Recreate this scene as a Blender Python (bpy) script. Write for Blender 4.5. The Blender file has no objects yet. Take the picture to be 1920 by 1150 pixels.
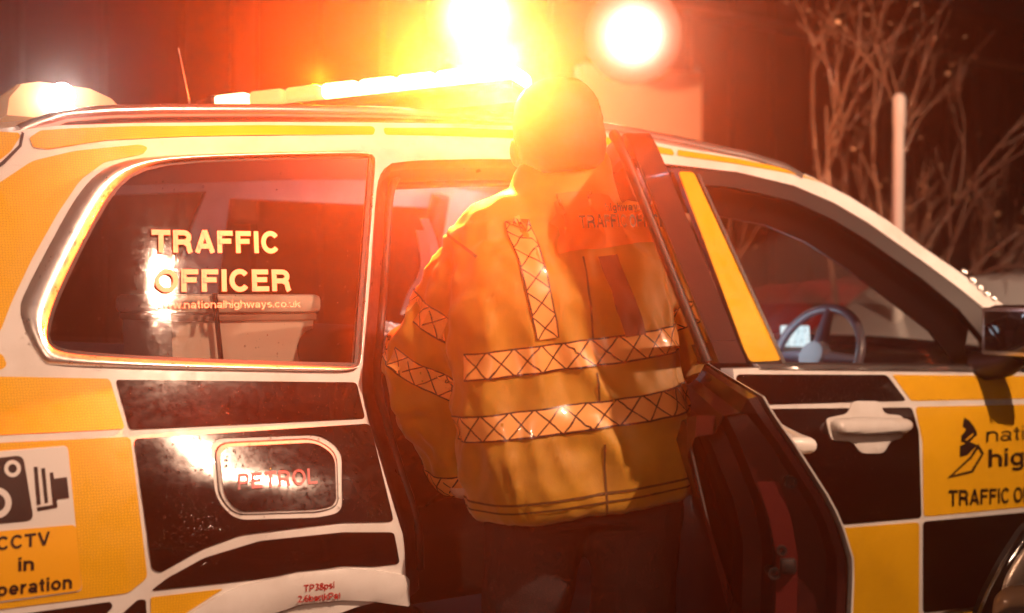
import bpy, bmesh, math, random
import numpy as np
from math import sin, cos, radians, pi, sqrt
from mathutils import Vector, Matrix, noise
from mathutils.geometry import delaunay_2d_cdt
from mathutils.bvhtree import BVHTree
random.seed(7); np.random.seed(7)
SC = bpy.context.scene
COL = SC.collection
# ------------------------------------------------------------------ camera, world, sun, exposure
F = 2260.0; PHI = radians(33.6); CY = -2.33; CZ = 1.27; HV = 560.0
cam = bpy.data.cameras.new('camera'); camo = bpy.data.objects.new('camera', cam); COL.objects.link(camo)
camo.location = (0, CY, CZ); camo.rotation_euler = (pi/2, 0, -PHI)
cam.sensor_width = 36; cam.lens = F/1920*36; cam.shift_y = -15/1920; cam.clip_start = .05; cam.clip_end = 300
cam.dof.use_dof = True; cam.dof.focus_distance = 2.75; cam.dof.aperture_fstop = 1.8
SC.camera = camo
W = bpy.data.worlds.new('World'); SC.world = W; W.use_nodes = True
wn = W.node_tree.nodes; bg = wn['Background']; sky = wn.new('ShaderNodeTexSky')
sky.sky_type = 'NISHITA'; sky.sun_disc = False; sky.sun_elevation = radians(2); sky.sun_rotation = radians(200)
W.node_tree.links.new(sky.outputs[0], bg.inputs[0]); bg.inputs[1].default_value = .0008
sun = bpy.data.lights.new('sun', 'SUN'); sun.energy = .01; sun.angle = radians(.5); sun.color = (.7, .8, 1)
suno = bpy.data.objects.new('sun', sun); COL.objects.link(suno); suno.rotation_euler = (radians(50), 0, radians(-30))
SC.view_settings.view_transform = 'Standard'; SC.view_settings.look = 'None'
SC.view_settings.exposure = 0; SC.view_settings.gamma = 1
cy = SC.cycles; cy.use_denoising = True; cy.max_bounces = 8; cy.transparent_max_bounces = 12; cy.volume_bounces = 1
cy.diffuse_bounces = 3; cy.glossy_bounces = 4; cy.caustics_reflective = False; cy.caustics_refractive = False
cy.sample_clamp_indirect = 4; cy.use_adaptive_sampling = False
HAZE = .010; BAR_I = 19; KEY_I = 1.15

# ------------------------------------------------------------------ geometry of the view and of the car side
ZS = [-.2, .3, .5, .6, .8, .9, 1.0, 1.08, 1.13, 1.36, 1.6, 1.66, 1.72, 1.80, 1.9]
YS = [.10, .06, .02, .005, .0, .012, .042, .085, .11, .195, .285, .315, .36, .44, .6]
_zf = np.linspace(-.2, 1.9, 400); _yf = np.interp(_zf, ZS, YS)
for _ in range(14): _yf[1:-1] = (_yf[:-2]+2*_yf[1:-1]+_yf[2:])/4
def sm(t):
    t = min(1, max(0, t)); return t*t*(3-2*t)
def S(x, z):
    y = float(np.interp(z, _zf, _yf))
    if x < .8: y += .35*(.8-x)**2
    y -= .085*math.exp(-((x-1.12)/.42)**2)*(1-sm((z-.74)/.34))*sm((z+.1)/.5)
    if x > 3.2: y += .1*(x-3.2)**2
    return y
def ray(u):
    a = (u-960)/F; return sin(PHI)+a*cos(PHI), cos(PHI)-a*sin(PHI)
def at_y(u, v, y):
    dx, dy = ray(u); l = (y-CY)/dy
    return Vector((l*dx, y, CZ+(HV-v)*l/F))
def at_d(u, v, Z):
    dx, dy = ray(u)
    return Vector((Z*dx, CY+Z*dy, CZ+(HV-v)*Z/F))
def on(u, v):
    y = .1
    for _ in range(50):
        p = at_y(u, v, y); y = .5*y+.5*S(p.x, p.z)
    return at_y(u, v, y)
def dens(pts, step=22):
    out = []
    for i in range(len(pts)):
        a = pts[i]; b = pts[(i+1) % len(pts)]
        n = max(1, int(math.hypot(b[0]-a[0], b[1]-a[1])/step))
        out += [(a[0]+(b[0]-a[0])*k/n, a[1]+(b[1]-a[1])*k/n) for k in range(n)]
    return out
def rnd(pts, r=8, n=4):
    out = []; N = len(pts)
    for i in range(N):
        p = Vector(pts[i]); a = Vector(pts[i-1])-p; b = Vector(pts[(i+1) % N])-p
        la, lb = a.length, b.length
        ri = min(r, la*.45, lb*.45)
        A = p+a/la*ri; B = p+b/lb*ri
        for k in range(n+1):
            t = k/n; q = A*(1-t)**2+p*2*t*(1-t)+B*t*t; out.append((q.x, q.y))
    return out
def chai(pts, it=2, closed=True):
    for _ in range(it):
        o = []
        N = len(pts)
        rng = range(N) if closed else range(N-1)
        if not closed: o.append(pts[0])
        for i in rng:
            a, b = pts[i], pts[(i+1) % N]
            o += [(a[0]*.75+b[0]*.25, a[1]*.75+b[1]*.25), (a[0]*.25+b[0]*.75, a[1]*.25+b[1]*.75)]
        if not closed: o.append(pts[-1])
        pts = o
    return pts
def PX(pts, step=22):            # a traced outline laid on the car's side, as (x, z)
    return [(p.x, p.z) for p in (on(*q) for q in dens(pts, step))]

# ------------------------------------------------------------------ objects
def link(o, parent=None):
    COL.objects.link(o)
    if parent is not None:
        o.parent = parent
        m = Matrix.Translation(parent.location) if parent.type == 'EMPTY' else Matrix.Identity(4)
        o.matrix_parent_inverse = m.inverted()
    return o
def mk(name, verts, faces, mat, parent=None, smooth=True, sharp=None):
    me = bpy.data.meshes.new(name); me.from_pydata([tuple(v) for v in verts], [], [tuple(f) for f in faces]); me.update()
    if mat is not None: me.materials.append(mat)
    if smooth:
        me.shade_smooth()
        if sharp is not None: me.set_sharp_from_angle(angle=radians(sharp))
    o = bpy.data.objects.new(name, me); return link(o, parent)
def thing(name, label, cat, loc=(0, 0, 0), group=None):
    o = bpy.data.objects.new(name, None); o.location = loc; o.empty_display_size = .2; COL.objects.link(o)
    o['label'] = label; o['category'] = cat
    if group: o['group'] = group
    return o
def tag(o, label, cat, group=None):
    o['label'] = label; o['category'] = cat
    if group: o['group'] = group
    return o
def kind(o, k): o['kind'] = k; return o
def inside(P, poly):
    P = np.asarray(P); poly = np.asarray(poly); x, y = P[:, 0], P[:, 1]; r = np.zeros(len(P), bool)
    j = len(poly)-1
    for i in range(len(poly)):
        xi, yi = poly[i]; xj, yj = poly[j]
        c = ((yi > y) != (yj > y)) & (x < (xj-xi)*(y-yi)/((yj-yi) if yj != yi else 1e-12)+xi)
        r ^= c; j = i
    return r
def segdist(P, poly):
    P = np.asarray(P, float); A = np.asarray(poly, float); B = np.roll(A, -1, 0)
    d = np.full(len(P), 1e9)
    for a, b in zip(A, B):
        ab = b-a; t = np.clip(((P-a)@ab)/max(ab@ab, 1e-12), 0, 1)
        d = np.minimum(d, np.linalg.norm(P-(a+t[:, None]*ab), axis=1))
    return d
def sheet(poly, holes=(), h=.04):
    loops = [poly]+list(holes)
    vs = []; es = []
    for L in loops:
        n0 = len(vs); vs += [Vector(p) for p in L]; es += [(n0+i, n0+(i+1) % len(L)) for i in range(len(L))]
    A = np.array(poly); lo = A.min(0); hi = A.max(0)
    gx = np.arange(lo[0]+h/2, hi[0], h); gz = np.arange(lo[1]+h/2, hi[1], h)
    if len(gx) and len(gz):
        G = np.array([(x+(h/2 if j % 2 else 0), z) for j, z in enumerate(gz) for x in gx])
        k = inside(G, poly)
        for H in holes: k &= ~inside(G, H)
        G = G[k]
        if len(G):
            d = np.min([segdist(G, L) for L in loops], axis=0)
            vs += [Vector(g) for g in G[d > h*.4]]
    V, E_, T, *_ = delaunay_2d_cdt(vs, es, [], 0, 1e-6)
    V = np.array([tuple(v) for v in V]); T = np.array([t for t in T if len(t) == 3])
    c = V[T].mean(1); k = inside(c, poly)
    for H in holes: k &= ~inside(c, H)
    a = V[T]; ar = np.abs(np.cross(a[:, 1]-a[:, 0], a[:, 2]-a[:, 0])); k &= ar > 1e-9
    return V, T[k]
def panel(name, poly, mat, parent, holes=(), off=.0, th=.0, h=.04, puff=0, pw=.02, xf=None, mir=False, smooth=True, sharp=40, surf=None):
    """a curved sheet of the car's side: outline in (x,z), y from the side's surface"""
    sf = surf or S
    V, T = sheet(poly, holes, h)
    o = np.full(len(V), float(off))
    if puff:
        d = np.min([segdist(V, L) for L in [poly]+list(holes)], axis=0)
        t = np.clip(d/pw, 0, 1); o += puff*np.sqrt(np.maximum(0, 1-(1-t)**2))
    pts = [Vector((p[0], sf(p[0], p[1])-o[i], p[1])) for i, p in enumerate(V)]
    faces = []
    for t in T:                                    # outward = -y
        a, b, c = V[t]
        cr = (b[0]-a[0])*(c[1]-a[1])-(b[1]-a[1])*(c[0]-a[0])
        faces.append(tuple(t) if cr > 0 else tuple(t[::-1]))
    if th:
        n = len(pts); back = [Vector((p[0], sf(p[0], p[1])-off+th, p[1])) for p in V]
        pts += back; cnt = {}
        for f in faces:
            for i in range(3): cnt[(f[i], f[(i+1) % 3])] = 1
        walls = [(b, a, a+n, b+n) for (a, b) in cnt if (b, a) not in cnt]
        faces = faces+[tuple(i+n for i in f[::-1]) for f in faces]+walls
    if mir:
        pts = [Vector((p.x, 1.8-p.y, p.z)) for p in pts]; faces = [f[::-1] for f in faces]
    if xf: pts = [xf(p) for p in pts]
    return mk(name, pts, faces, mat, parent, smooth, sharp)
def box(name, c, s, mat, parent=None, bev=.01, rot=None, seg=2, xf=None):
    bm = bmesh.new(); bmesh.ops.create_cube(bm, size=1)
    for v in bm.verts: v.co = Vector((v.co.x*s[0], v.co.y*s[1], v.co.z*s[2]))
    if bev: bmesh.ops.bevel(bm, geom=bm.edges[:], offset=bev, segments=seg, affect='EDGES', profile=.5)
    M = Matrix.Translation(c) @ (rot.to_4x4() if rot is not None else Matrix.Identity(4))
    vs = [M @ v.co for v in bm.verts]
    if xf: vs = [xf(v) for v in vs]
    bm.verts.index_update(); fs = [[v.index for v in f.verts] for f in bm.faces]; bm.free()
    return mk(name, vs, fs, mat, parent, True, 35)
def tubeg(path, rad, n=10, cap=True):
    path = [Vector(p) for p in path]; N = len(path)
    rad = rad if hasattr(rad, '__len__') else [rad]*N
    vs = []; fs = []; up = Vector((.123, .31, .94)).normalized()
    for i, p in enumerate(path):
        t = (path[min(i+1, N-1)]-path[max(i-1, 0)]).normalized()
        a = t.cross(up).normalized(); b = a.cross(t)
        for k in range(n):
            th = 2*pi*k/n; vs.append(p+(a*cos(th)+b*sin(th))*rad[i])
    for i in range(N-1):
        for k in range(n):
            fs.append((i*n+k, i*n+(k+1) % n, (i+1)*n+(k+1) % n, (i+1)*n+k))
    if cap: fs += [tuple(range(n))[::-1], tuple(range((N-1)*n, N*n))]
    return vs, fs
def tube(name, path, rad, mat, parent=None, n=10):
    v, f = tubeg(path, rad, n); return mk(name, v, f, mat, parent, True, 50)
def lathe(name, prof, c, axis, mat, parent=None, n=24):
    axis = Vector(axis).normalized(); a = axis.orthogonal().normalized(); b = axis.cross(a); vs = []; fs = []
    for (r, t) in prof:
        for k in range(n):
            th = 2*pi*k/n; vs.append(Vector(c)+axis*t+(a*cos(th)+b*sin(th))*r)
    m = len(prof)
    for i in range(m-1):
        for k in range(n): fs.append((i*n+k, i*n+(k+1) % n, (i+1)*n+(k+1) % n, (i+1)*n+k))
    fs += [tuple(range(n))[::-1], tuple(range((m-1)*n, m*n))]
    return mk(name, vs, fs, mat, parent, True, 40)
def spline(pts, n=8):
    pts = [Vector(p) for p in pts]; out = []
    for i in range(len(pts)-1):
        p0 = pts[max(i-1, 0)]; p1 = pts[i]; p2 = pts[i+1]; p3 = pts[min(i+2, len(pts)-1)]
        for k in range(n):
            t = k/n
            out.append(.5*((2*p1)+(p2-p0)*t+(2*p0-5*p1+4*p2-p3)*t*t+(3*p1-p0-3*p2+p3)*t**3))
    return out+[pts[-1]]
# ------------------------------------------------------------------ materials
MATS = {}
def mat(name, col, rough=.5, metal=0, coat=0, spec=.5, emis=None, es=0, coatr=.05):
    m = bpy.data.materials.new(name); m.use_nodes = True; p = m.node_tree.nodes['Principled BSDF']
    p.inputs['Base Color'].default_value = (*col, 1); p.inputs['Roughness'].default_value = rough
    p.inputs['Metallic'].default_value = metal; p.inputs['Coat Weight'].default_value = coat
    p.inputs['Coat Roughness'].default_value = coatr; p.inputs['Specular IOR Level'].default_value = spec
    if emis: p.inputs['Emission Color'].default_value = (*emis, 1); p.inputs['Emission Strength'].default_value = es
    MATS[name] = m; return m
def N(m, t): return m.node_tree.nodes.new(t)
def L(m, a, b): m.node_tree.links.new(a, b)
def coords(m, scale=(1, 1, 1), out='Object'):
    t = N(m, 'ShaderNodeTexCoord'); mp = N(m, 'ShaderNodeMapping'); mp.inputs['Scale'].default_value = scale
    L(m, t.outputs[out], mp.inputs['Vector']); return mp.outputs[0]
def mixc(m, fac, a, b):
    n = N(m, 'ShaderNodeMix'); n.data_type = 'RGBA'; L(m, fac, n.inputs[0])
    for k, c in ((6, a), (7, b)):
        if isinstance(c, tuple): n.inputs[k].default_value = (*c, 1)
        else: L(m, c, n.inputs[k])
    return n.outputs[2]
def ramp(m, x, a, b, ca=0., cb=1.):
    n = N(m, 'ShaderNodeMapRange'); L(m, x, n.inputs[0])
    for k, v in zip((1, 2, 3, 4), (a, b, ca, cb)): n.inputs[k].default_value = v
    return n.outputs[0]
def bump(m, hgt, strength, dist=.002):
    b = N(m, 'ShaderNodeBump'); b.inputs['Strength'].default_value = strength; b.inputs['Distance'].default_value = dist
    L(m, hgt, b.inputs['Height']); return b.outputs[0]
def ntex(m, scale, detail=3, vec=None, rough=.6):
    n = N(m, 'ShaderNodeTexNoise'); n.inputs['Scale'].default_value = scale; n.inputs['Detail'].default_value = detail
    n.inputs['Roughness'].default_value = rough
    L(m, vec if vec is not None else coords(m), n.inputs['Vector']); return n.outputs[0]
def drops(m, scale=170, size=.22):
    """small water beads, sparse"""
    v = N(m, 'ShaderNodeTexVoronoi'); v.inputs['Scale'].default_value = scale; L(m, coords(m), v.inputs['Vector'])
    s = N(m, 'ShaderNodeSeparateColor'); L(m, v.outputs['Color'], s.inputs[0])
    n = ntex(m, 7, 3)
    mul = N(m, 'ShaderNodeMath'); mul.operation = 'MULTIPLY'; L(m, s.outputs[0], mul.inputs[0]); L(m, ramp(m, n, .42, .62, .25, 1), mul.inputs[1])
    rad = ramp(m, mul.outputs[0], .45, 1, 0, size*2.2)
    sub = N(m, 'ShaderNodeMath'); sub.operation = 'SUBTRACT'; L(m, rad, sub.inputs[0]); L(m, v.outputs['Distance'], sub.inputs[1])
    return ramp(m, sub.outputs[0], 0, size, 0, 1)
def base(m): return m.node_tree.nodes['Principled BSDF']
WHITE = mat('white_paint', (.76, .74, .72), .35, coat=.7)
p = base(WHITE); L(WHITE, ramp(WHITE, ntex(WHITE, 40, 4), .3, .8, .25, .5), p.inputs['Roughness'])
L(WHITE, mixc(WHITE, ramp(WHITE, ntex(WHITE, 6, 6), .45, .75), (.77, .75, .73), (.62, .58, .54)), p.inputs['Base Color'])
L(WHITE, bump(WHITE, drops(WHITE, 150, .2), .35, .0015), p.inputs['Coat Normal'])
YEL = mat('yellow_livery', (.86, .54, .015), .42, coat=.3)
def hexpat(m, sc):
    v = N(m, 'ShaderNodeTexVoronoi'); v.voronoi_dimensions = '2D'; v.inputs['Scale'].default_value = sc; v.feature = 'DISTANCE_TO_EDGE'; v.inputs['Randomness'].default_value = .5
    sp = N(m, 'ShaderNodeSeparateXYZ'); cb = N(m, 'ShaderNodeCombineXYZ'); L(m, coords(m), sp.inputs[0]); L(m, sp.outputs[0], cb.inputs[0]); L(m, sp.outputs[2], cb.inputs[1])
    L(m, cb.outputs[0], v.inputs['Vector']); return v.outputs['Distance']
p = base(YEL); hx = hexpat(YEL, 190)
c1 = mixc(YEL, ramp(YEL, hx, .02, .16), (.56, .26, .004), (.92, .50, .010))
L(YEL, mixc(YEL, ramp(YEL, ntex(YEL, 5, 6), .4, .75, 0, .45), c1, (.62, .31, .008)), p.inputs['Base Color']); L(YEL, bump(YEL, hx, .3, .0008), p.inputs['Normal'])
L(YEL, ramp(YEL, ntex(YEL, 25, 5), .3, .75, .3, .6), p.inputs['Roughness'])
BLK = mat('black_livery', (.006, .001, .0015), .12, coat=.6, coatr=.03)
p = base(BLK); L(BLK, ramp(BLK, ntex(BLK, 60, 6), .3, .75, .1, .2), p.inputs['Roughness'])
L(BLK, mixc(BLK, ramp(BLK, ntex(BLK, 14, 8), .5, .75), (.006, .0012, .0015), (.016, .005, .004)), p.inputs['Base Color'])
dr = drops(BLK, 230, .3); L(BLK, bump(BLK, dr, .35, .0015), p.inputs['Coat Normal']); L(BLK, bump(BLK, dr, .35, .0015), p.inputs['Normal'])
BLKF = mat('black_print', (.012, .006, .007), .4)
REDT = mat('red_print', (.45, .012, .012), .4)
WHT_T = mat('white_print', (.44, .43, .42), .6)
CHROME = mat('chrome', (.85, .83, .82), .3, metal=.85)
p = base(CHROME); L(CHROME, bump(CHROME, drops(CHROME, 150, .2), .35, .0015), p.inputs['Normal']); L(CHROME, ramp(CHROME, ntex(CHROME, 40, 4), .3, .7, .26, .4), p.inputs['Roughness'])
RUB = mat('black_rubber', (.014, .012, .012), .5)
TRIM = mat('dark_trim', (.010, .004, .004), .45)
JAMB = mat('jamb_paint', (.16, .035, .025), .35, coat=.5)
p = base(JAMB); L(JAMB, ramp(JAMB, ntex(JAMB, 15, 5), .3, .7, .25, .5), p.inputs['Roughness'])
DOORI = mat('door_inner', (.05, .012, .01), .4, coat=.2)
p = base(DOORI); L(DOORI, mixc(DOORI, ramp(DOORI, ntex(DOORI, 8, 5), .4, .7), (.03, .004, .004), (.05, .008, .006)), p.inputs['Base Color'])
LINER = mat('headliner', (.38, .32, .31), .9)
SEAT = mat('seat_fabric', (.06, .045, .04), .85)
p = base(SEAT); L(SEAT, bump(SEAT, ntex(SEAT, 300, 2), .4, .002), p.inputs['Normal'])
SILV = mat('silver', (.6, .6, .6), .25, metal=.9)
def glass(name, tint, rough=.02, refl=1.0, wet=True, fine=False):
    m = bpy.data.materials.new(name); m.use_nodes = True; nt = m.node_tree; nt.nodes.remove(nt.nodes['Principled BSDF'])
    tr = N(m, 'ShaderNodeBsdfTransparent'); tr.inputs[0].default_value = (*tint, 1)
    gl = N(m, 'ShaderNodeBsdfGlossy'); gl.inputs['Roughness'].default_value = rough; gl.inputs[0].default_value = (1, 1, 1, 1)
    fr = N(m, 'ShaderNodeFresnel'); fr.inputs[0].default_value = 1.5*refl
    mx = N(m, 'ShaderNodeMixShader'); L(m, fr.outputs[0], mx.inputs[0]); L(m, tr.outputs[0], mx.inputs[1]); L(m, gl.outputs[0], mx.inputs[2])
    if wet:
        b = N(m, 'ShaderNodeBump'); b.inputs['Strength'].default_value = .07; b.inputs['Distance'].default_value = .001; L(m, ntex(m, 330, 1), b.inputs['Height'])
        b2 = N(m, 'ShaderNodeBump'); b2.inputs['Strength'].default_value = .25; b2.inputs['Distance'].default_value = .002; L(m, drops(m, 170, .2), b2.inputs['Height']); L(m, b.outputs[0], b2.inputs['Normal'])
        L(m, b2.outputs[0], gl.inputs['Normal'])
        L(m, ramp(m, ntex(m, 90, 4), .3, .75, rough, rough+.05), gl.inputs['Roughness'])
    L(m, mx.outputs[0], nt.nodes['Material Output'].inputs[0]); return m
TINT = glass('tinted_glass', (.74, .66, .60), .035)
CLEAR = glass('window_glass', (.78, .76, .74), .02)
def emit(name, col, s):
    m = mat(name, (.02, .02, .02), .5, emis=col, es=s); m.cycles.emission_sampling = 'NONE'; return m
# ------------------------------------------------------------------ lettering
def _el(cx, cz, rx, rz, a0, a1, n=14):
    return [(cx+rx*cos(radians(a0+(a1-a0)*k/n)), cz+rz*sin(radians(a0+(a1-a0)*k/n))) for k in range(n+1)]
def glyph(ch, w):
    """strokes (centre lines) of a plain bold grotesque letter, capital height 1, and its advance"""
    h = w/2; X = .73; x = X-h; T = 1-h; m = .53
    o = lambda cx, r: _el(cx, X/2, r, X/2-h, 0, 360, 24)
    G = {
     'T': ([[(0, T), (.84, T)], [(.42, T), (.42, 0)]], .84),
     'R': ([[(h, 0), (h, 1)], [(h, T), (.48, T)]+_el(.48, (T+.47)/2, .36-h, (T-.47)/2, 90, -90, 12)+[(h, .47)], [(.50, .47), (.70, .36), (.74, .12), (.80, 0)]], .88),
     'A': ([[(h*.9, 0), (.46, 1.0)], [(.46, 1.0), (.92-h*.9, 0)], [(.2, .3), (.72, .3)]], .92),
     'F': ([[(h, 0), (h, 1)], [(h, T), (.74, T)], [(h, m), (.66, m)]], .76),
     'I': ([[(h, 0), (h, 1)]], w),
     'C': ([_el(.47, .5, .47-h, .52-h, 38, 322, 26)], .90),
     'O': ([_el(.5, .5, .5-h, .52-h, 0, 360, 30)], 1.0),
     'E': ([[(h, 0), (h, 1)], [(h, T), (.76, T)], [(h, m), (.70, m)], [(h, h), (.78, h)]], .80),
     'P': ([[(h, 0), (h, 1)], [(h, T), (.46, T)]+_el(.46, (T+.42)/2, .36-h, (T-.42)/2, 90, -90, 12)+[(h, .42)]], .82),
     'L': ([[(h, 0), (h, 1)], [(h, h), (.74, h)]], .74),
     'V': ([[(h*.9, 1), (.45, 0)], [(.45, 0), (.9-h*.9, 1)]], .90),
     'i': ([[(h, 0), (h, X)], [(h, 1-w*.95), (h, 1)]], w),
     'l': ([[(h, 0), (h, 1)]], w),
     'n': ([[(h, 0), (h, X)], [(h, x-.18)]+_el(.33, x-.2, .33-h, .2, 165, 0, 10)+[(.66-h, 0)]], .66),
     'h': ([[(h, 0), (h, 1)], [(h, x-.18)]+_el(.33, x-.2, .33-h, .2, 165, 0, 10)+[(.66-h, 0)]], .66),
     'u': ([[(h, X), (h, .27)]+_el(.33, h+.2, .33-h, .2, 180, 345, 10), [(.66-h, X), (.66-h, 0)]], .66),
     'o': ([o(.36, .36-h)], .72),
     'c': ([_el(.34, X/2, .34-h, X/2-h, 40, 320, 20)], .64),
     'p': ([[(h, X), (h, -.27)], o(.36, .36-h)], .72),
     'b': ([[(h, 1), (h, 0)], o(.36, .36-h)], .72),
     'g': ([[(.70-h, X), (.70-h, -.05)]+_el(.35, -.05, .35-h, .2-h*.4, 0, -150, 10), o(.35, .35-h)], .70),
     'e': ([[(h, X*.47), (.68-h, X*.47)]+_el(.34, X/2, .34-h, X/2-h, 0, 318, 22)], .68),
     'r': ([[(h, 0), (h, X)], [(h, x-.2)]+_el(.36, x-.22, .30-h, .22, 165, 75, 6)], .42),
     'a': ([_el(.33, x-.18, .29-h*.6, .18, 160, 0, 10)+[(.62-h, .1), (.66-h*.6, 0)], _el(.28, .22, .28-h, .22-h, 0, 360, 18)], .66),
     't': ([[(.2, .93), (.2, .2)]+_el(.32, .2, .12, .2-h, 180, 280, 6), [(0, x), (.38, x)]], .40),
     'k': ([[(h, 0), (h, 1)], [(h, .25), (.6, X)], [(.26, .42), (.62, 0)]], .66),
     's': ([_el(.31, x-.14, .29-h*.5, .15, 40, 215, 10)+_el(.31, h+.15, .29-h*.5, .15, 70, -140, 10)], .62),
     'w': ([[(h*.6, X), (.24, 0)], [(.24, 0), (.46, X)], [(.46, X), (.68, 0)], [(.68, 0), (.92-h*.6, X)]], .92),
     'y': ([[(h*.8, X), (.33, .03)], [(.66-h*.8, X), (.33, 0), (.24, -.2), (.06, -.2)]], .66),
     '.': ([[(h, 0), (h, w)]], w),
     '(': ([_el(.42, .38, .42-h, .68, 140, 220, 10)], .3), ')': ([_el(-.12, .38, .42-h, .68, 40, -40, 10)], .3),
     '3': ([_el(.33, .75, .30-h*.6, .25-h, 150, -80, 14)+_el(.33, .27, .33-h*.6, .27-h, 80, -150, 16)], .66),
     '8': ([_el(.33, .75, .29-h*.6, .25-h, 0, 360, 20), _el(.33, .27, .33-h*.6, .28-h, 0, 360, 20)], .66),
     '2': ([_el(.33, .70, .31-h*.5, .30-h, 165, -35, 14)+[(h, h), (.66, h)]], .66),
     '6': ([_el(.33, .32, .33-h*.6, .32-h, 0, 360, 22), _el(.44, .40, .44-h*.6, .60-h, 80, 180, 10)], .66),
    }
    return G[ch]
def text_geo(s, w=.19, gap=.13):
    V = []; Fc = []; x0 = 0; lift = []
    for ch in s:
        if ch == ' ': x0 += .34; continue
        st, adv = glyph(ch, w)
        for k, P in enumerate(st):
            P = np.array(P, float); closed = np.linalg.norm(P[0]-P[-1]) < 1e-6 and len(P) > 3
            n = len(P); b0 = len(V)
            for i in range(n):
                if closed: a_, b_ = P[(i-1) % (n-1)], P[(i+1) % (n-1)]
                else: a_, b_ = P[max(i-1, 0)], P[min(i+1, n-1)]
                d1 = P[i]-a_; d2 = b_-P[i]
                d1 = d1/np.linalg.norm(d1) if np.linalg.norm(d1) > 1e-9 else d2/np.linalg.norm(d2)
                d2 = d2/np.linalg.norm(d2) if np.linalg.norm(d2) > 1e-9 else d1
                t = d1+d2; t = t/max(np.linalg.norm(t), 1e-9); nn = np.array([-t[1], t[0]])
                k_ = w/2/max(.5, float(t@d2))
                for sg in (1, -1):
                    q = P[i]+nn*k_*sg; V.append((q[0]+x0, q[1])); lift.append(k*.0003)
            for i in range(n-1): Fc.append((b0+2*i, b0+2*i+1, b0+2*i+3, b0+2*i+2))
        x0 += adv+gap
    V = np.array(V); return V, Fc, np.array(lift), x0-gap
def lettering(s, a, b, cap_px, material, parent, w=.19, off=.003, gap=.13):
    """text with its baseline from pixel a to pixel b, laid on the car's side"""
    V, Fc, lift, wd = text_geo(s, w, gap)
    A = on(*a); B = on(*b); T = on(a[0], a[1]-cap_px)
    ex = Vector((B.x-A.x, B.z-A.z))/wd; ez = Vector((T.x-A.x, T.z-A.z))
    vs = []
    for t, lf in zip(V, lift):
        x = A.x+ex.x*t[0]+ez.x*t[1]; z = A.z+ex.y*t[0]+ez.y*t[1]; vs.append((x, S(x, z)-off-lf, z))
    return mk('lettering', vs, Fc, material, parent, False)
# ================================================================== the setting
GZ = -.07
ASPH = mat('wet_asphalt', (.022, .021, .02), .5)
p = base(ASPH); L(ASPH, ramp(ASPH, ntex(ASPH, 1.2, 4), .4, .65, .3, .75), p.inputs['Roughness'])
L(ASPH, bump(ASPH, ntex(ASPH, 120, 3), .5, .006), p.inputs['Normal'])
g = 120
kind(mk('ground', [(-g, -g, GZ), (g, -g, GZ), (g, g, GZ), (-g, g, GZ)], [(0, 1, 2, 3)], ASPH, None, False), 'structure')

# ================================================================== the traffic officer car
car = thing('patrol_car', 'yellow and black chequered patrol car with its rear door open and roof lights flashing', 'car', (2.0, .9, GZ))
# --- right body side with window, door and arch openings
QW_OUT = chai([(24, 655), (20, 610), (45, 550), (95, 455), (140, 372), (180, 322), (235, 298), (330, 290), (500, 285), (702, 281), (702, 283), (672, 695), (672, 698), (400, 694), (200, 689), (90, 685), (42, 675)], 1)
QW_IN = chai([(84, 645), (88, 600), (108, 545), (160, 440), (208, 355), (250, 318), (325, 301), (500, 294), (700, 291), (700, 293), (670, 687), (670, 689), (400, 681), (200, 670), (110, 662)], 1)
top = [(-260, 330), (-120, 275), (0, 250), (45, 243), (120, 235), (250, 231), (500, 229), (700, 230), (860, 232), (1000, 238), (1140, 250), (1280, 277), (1384, 295), (1475, 314), (1523, 333), (1593, 369), (1663, 413), (1732, 465), (1795, 508), (1868, 563), (1960, 625)]
bandlow = [(1265, 309), (1384, 323), (1489, 348), (1565, 381), (1628, 418), (1732, 491), (1802, 543), (1857, 588), (1930, 640)]
APX = [(702, 290), (704, 345), (712, 325), (735, 309), (780, 303), (900, 300), (1000, 300), (1140, 305), (1240, 312)]
top_xz = PX([q for q in top], 40)[:]   # closed densify; trimmed below
def open_px(pts, step=30):
    o = []
    for a, b in zip(pts[:-1], pts[1:]):
        n = max(1, int(math.hypot(b[0]-a[0], b[1]-a[1])/step)); o += [(a[0]+(b[0]-a[0])*k/n, a[1]+(b[1]-a[1])*k/n) for k in range(n)]
    return o+[pts[-1]]
def xz(pts, step=30): return [(p.x, p.z) for p in (on(*q) for q in open_px(pts, step))]
TOP = xz(top)
BL = xz(bandlow)
# rear door opening, rear edge from top to sill
AP_REAR_PX = [(735, 306), (716, 320), (707, 345), (702, 400), (693, 540), (678, 700), (680, 750), (694, 800), (746, 975), (758, 1010), (760, 1078), (764, 1140)]
AP_REAR = xz(chai(AP_REAR_PX, 1, False))
AP_TOP = xz([(735, 306), (780, 301), (900, 298), (1000, 299), (1140, 304), (1250, 309)])
XB = 2.30                                              # rear edge of the front door
WX, WZ, WR = 1.16, .285, .352                          # rear wheel arch
end = AP_REAR[-1]
arch = [(WX+WR*cos(t), WZ+WR*sin(t)) for t in np.linspace(pi*1.02, .28, 26)]
xbe = BL[-1][0]
outer = TOP + BL[::-1] + [(XB-.045, BL[0][1]-.0), (XB-.10, 1.35), (XB-.05, 1.1), (XB-.02, .8), (XB-.02, .28), (1.62, .24)] 
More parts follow.
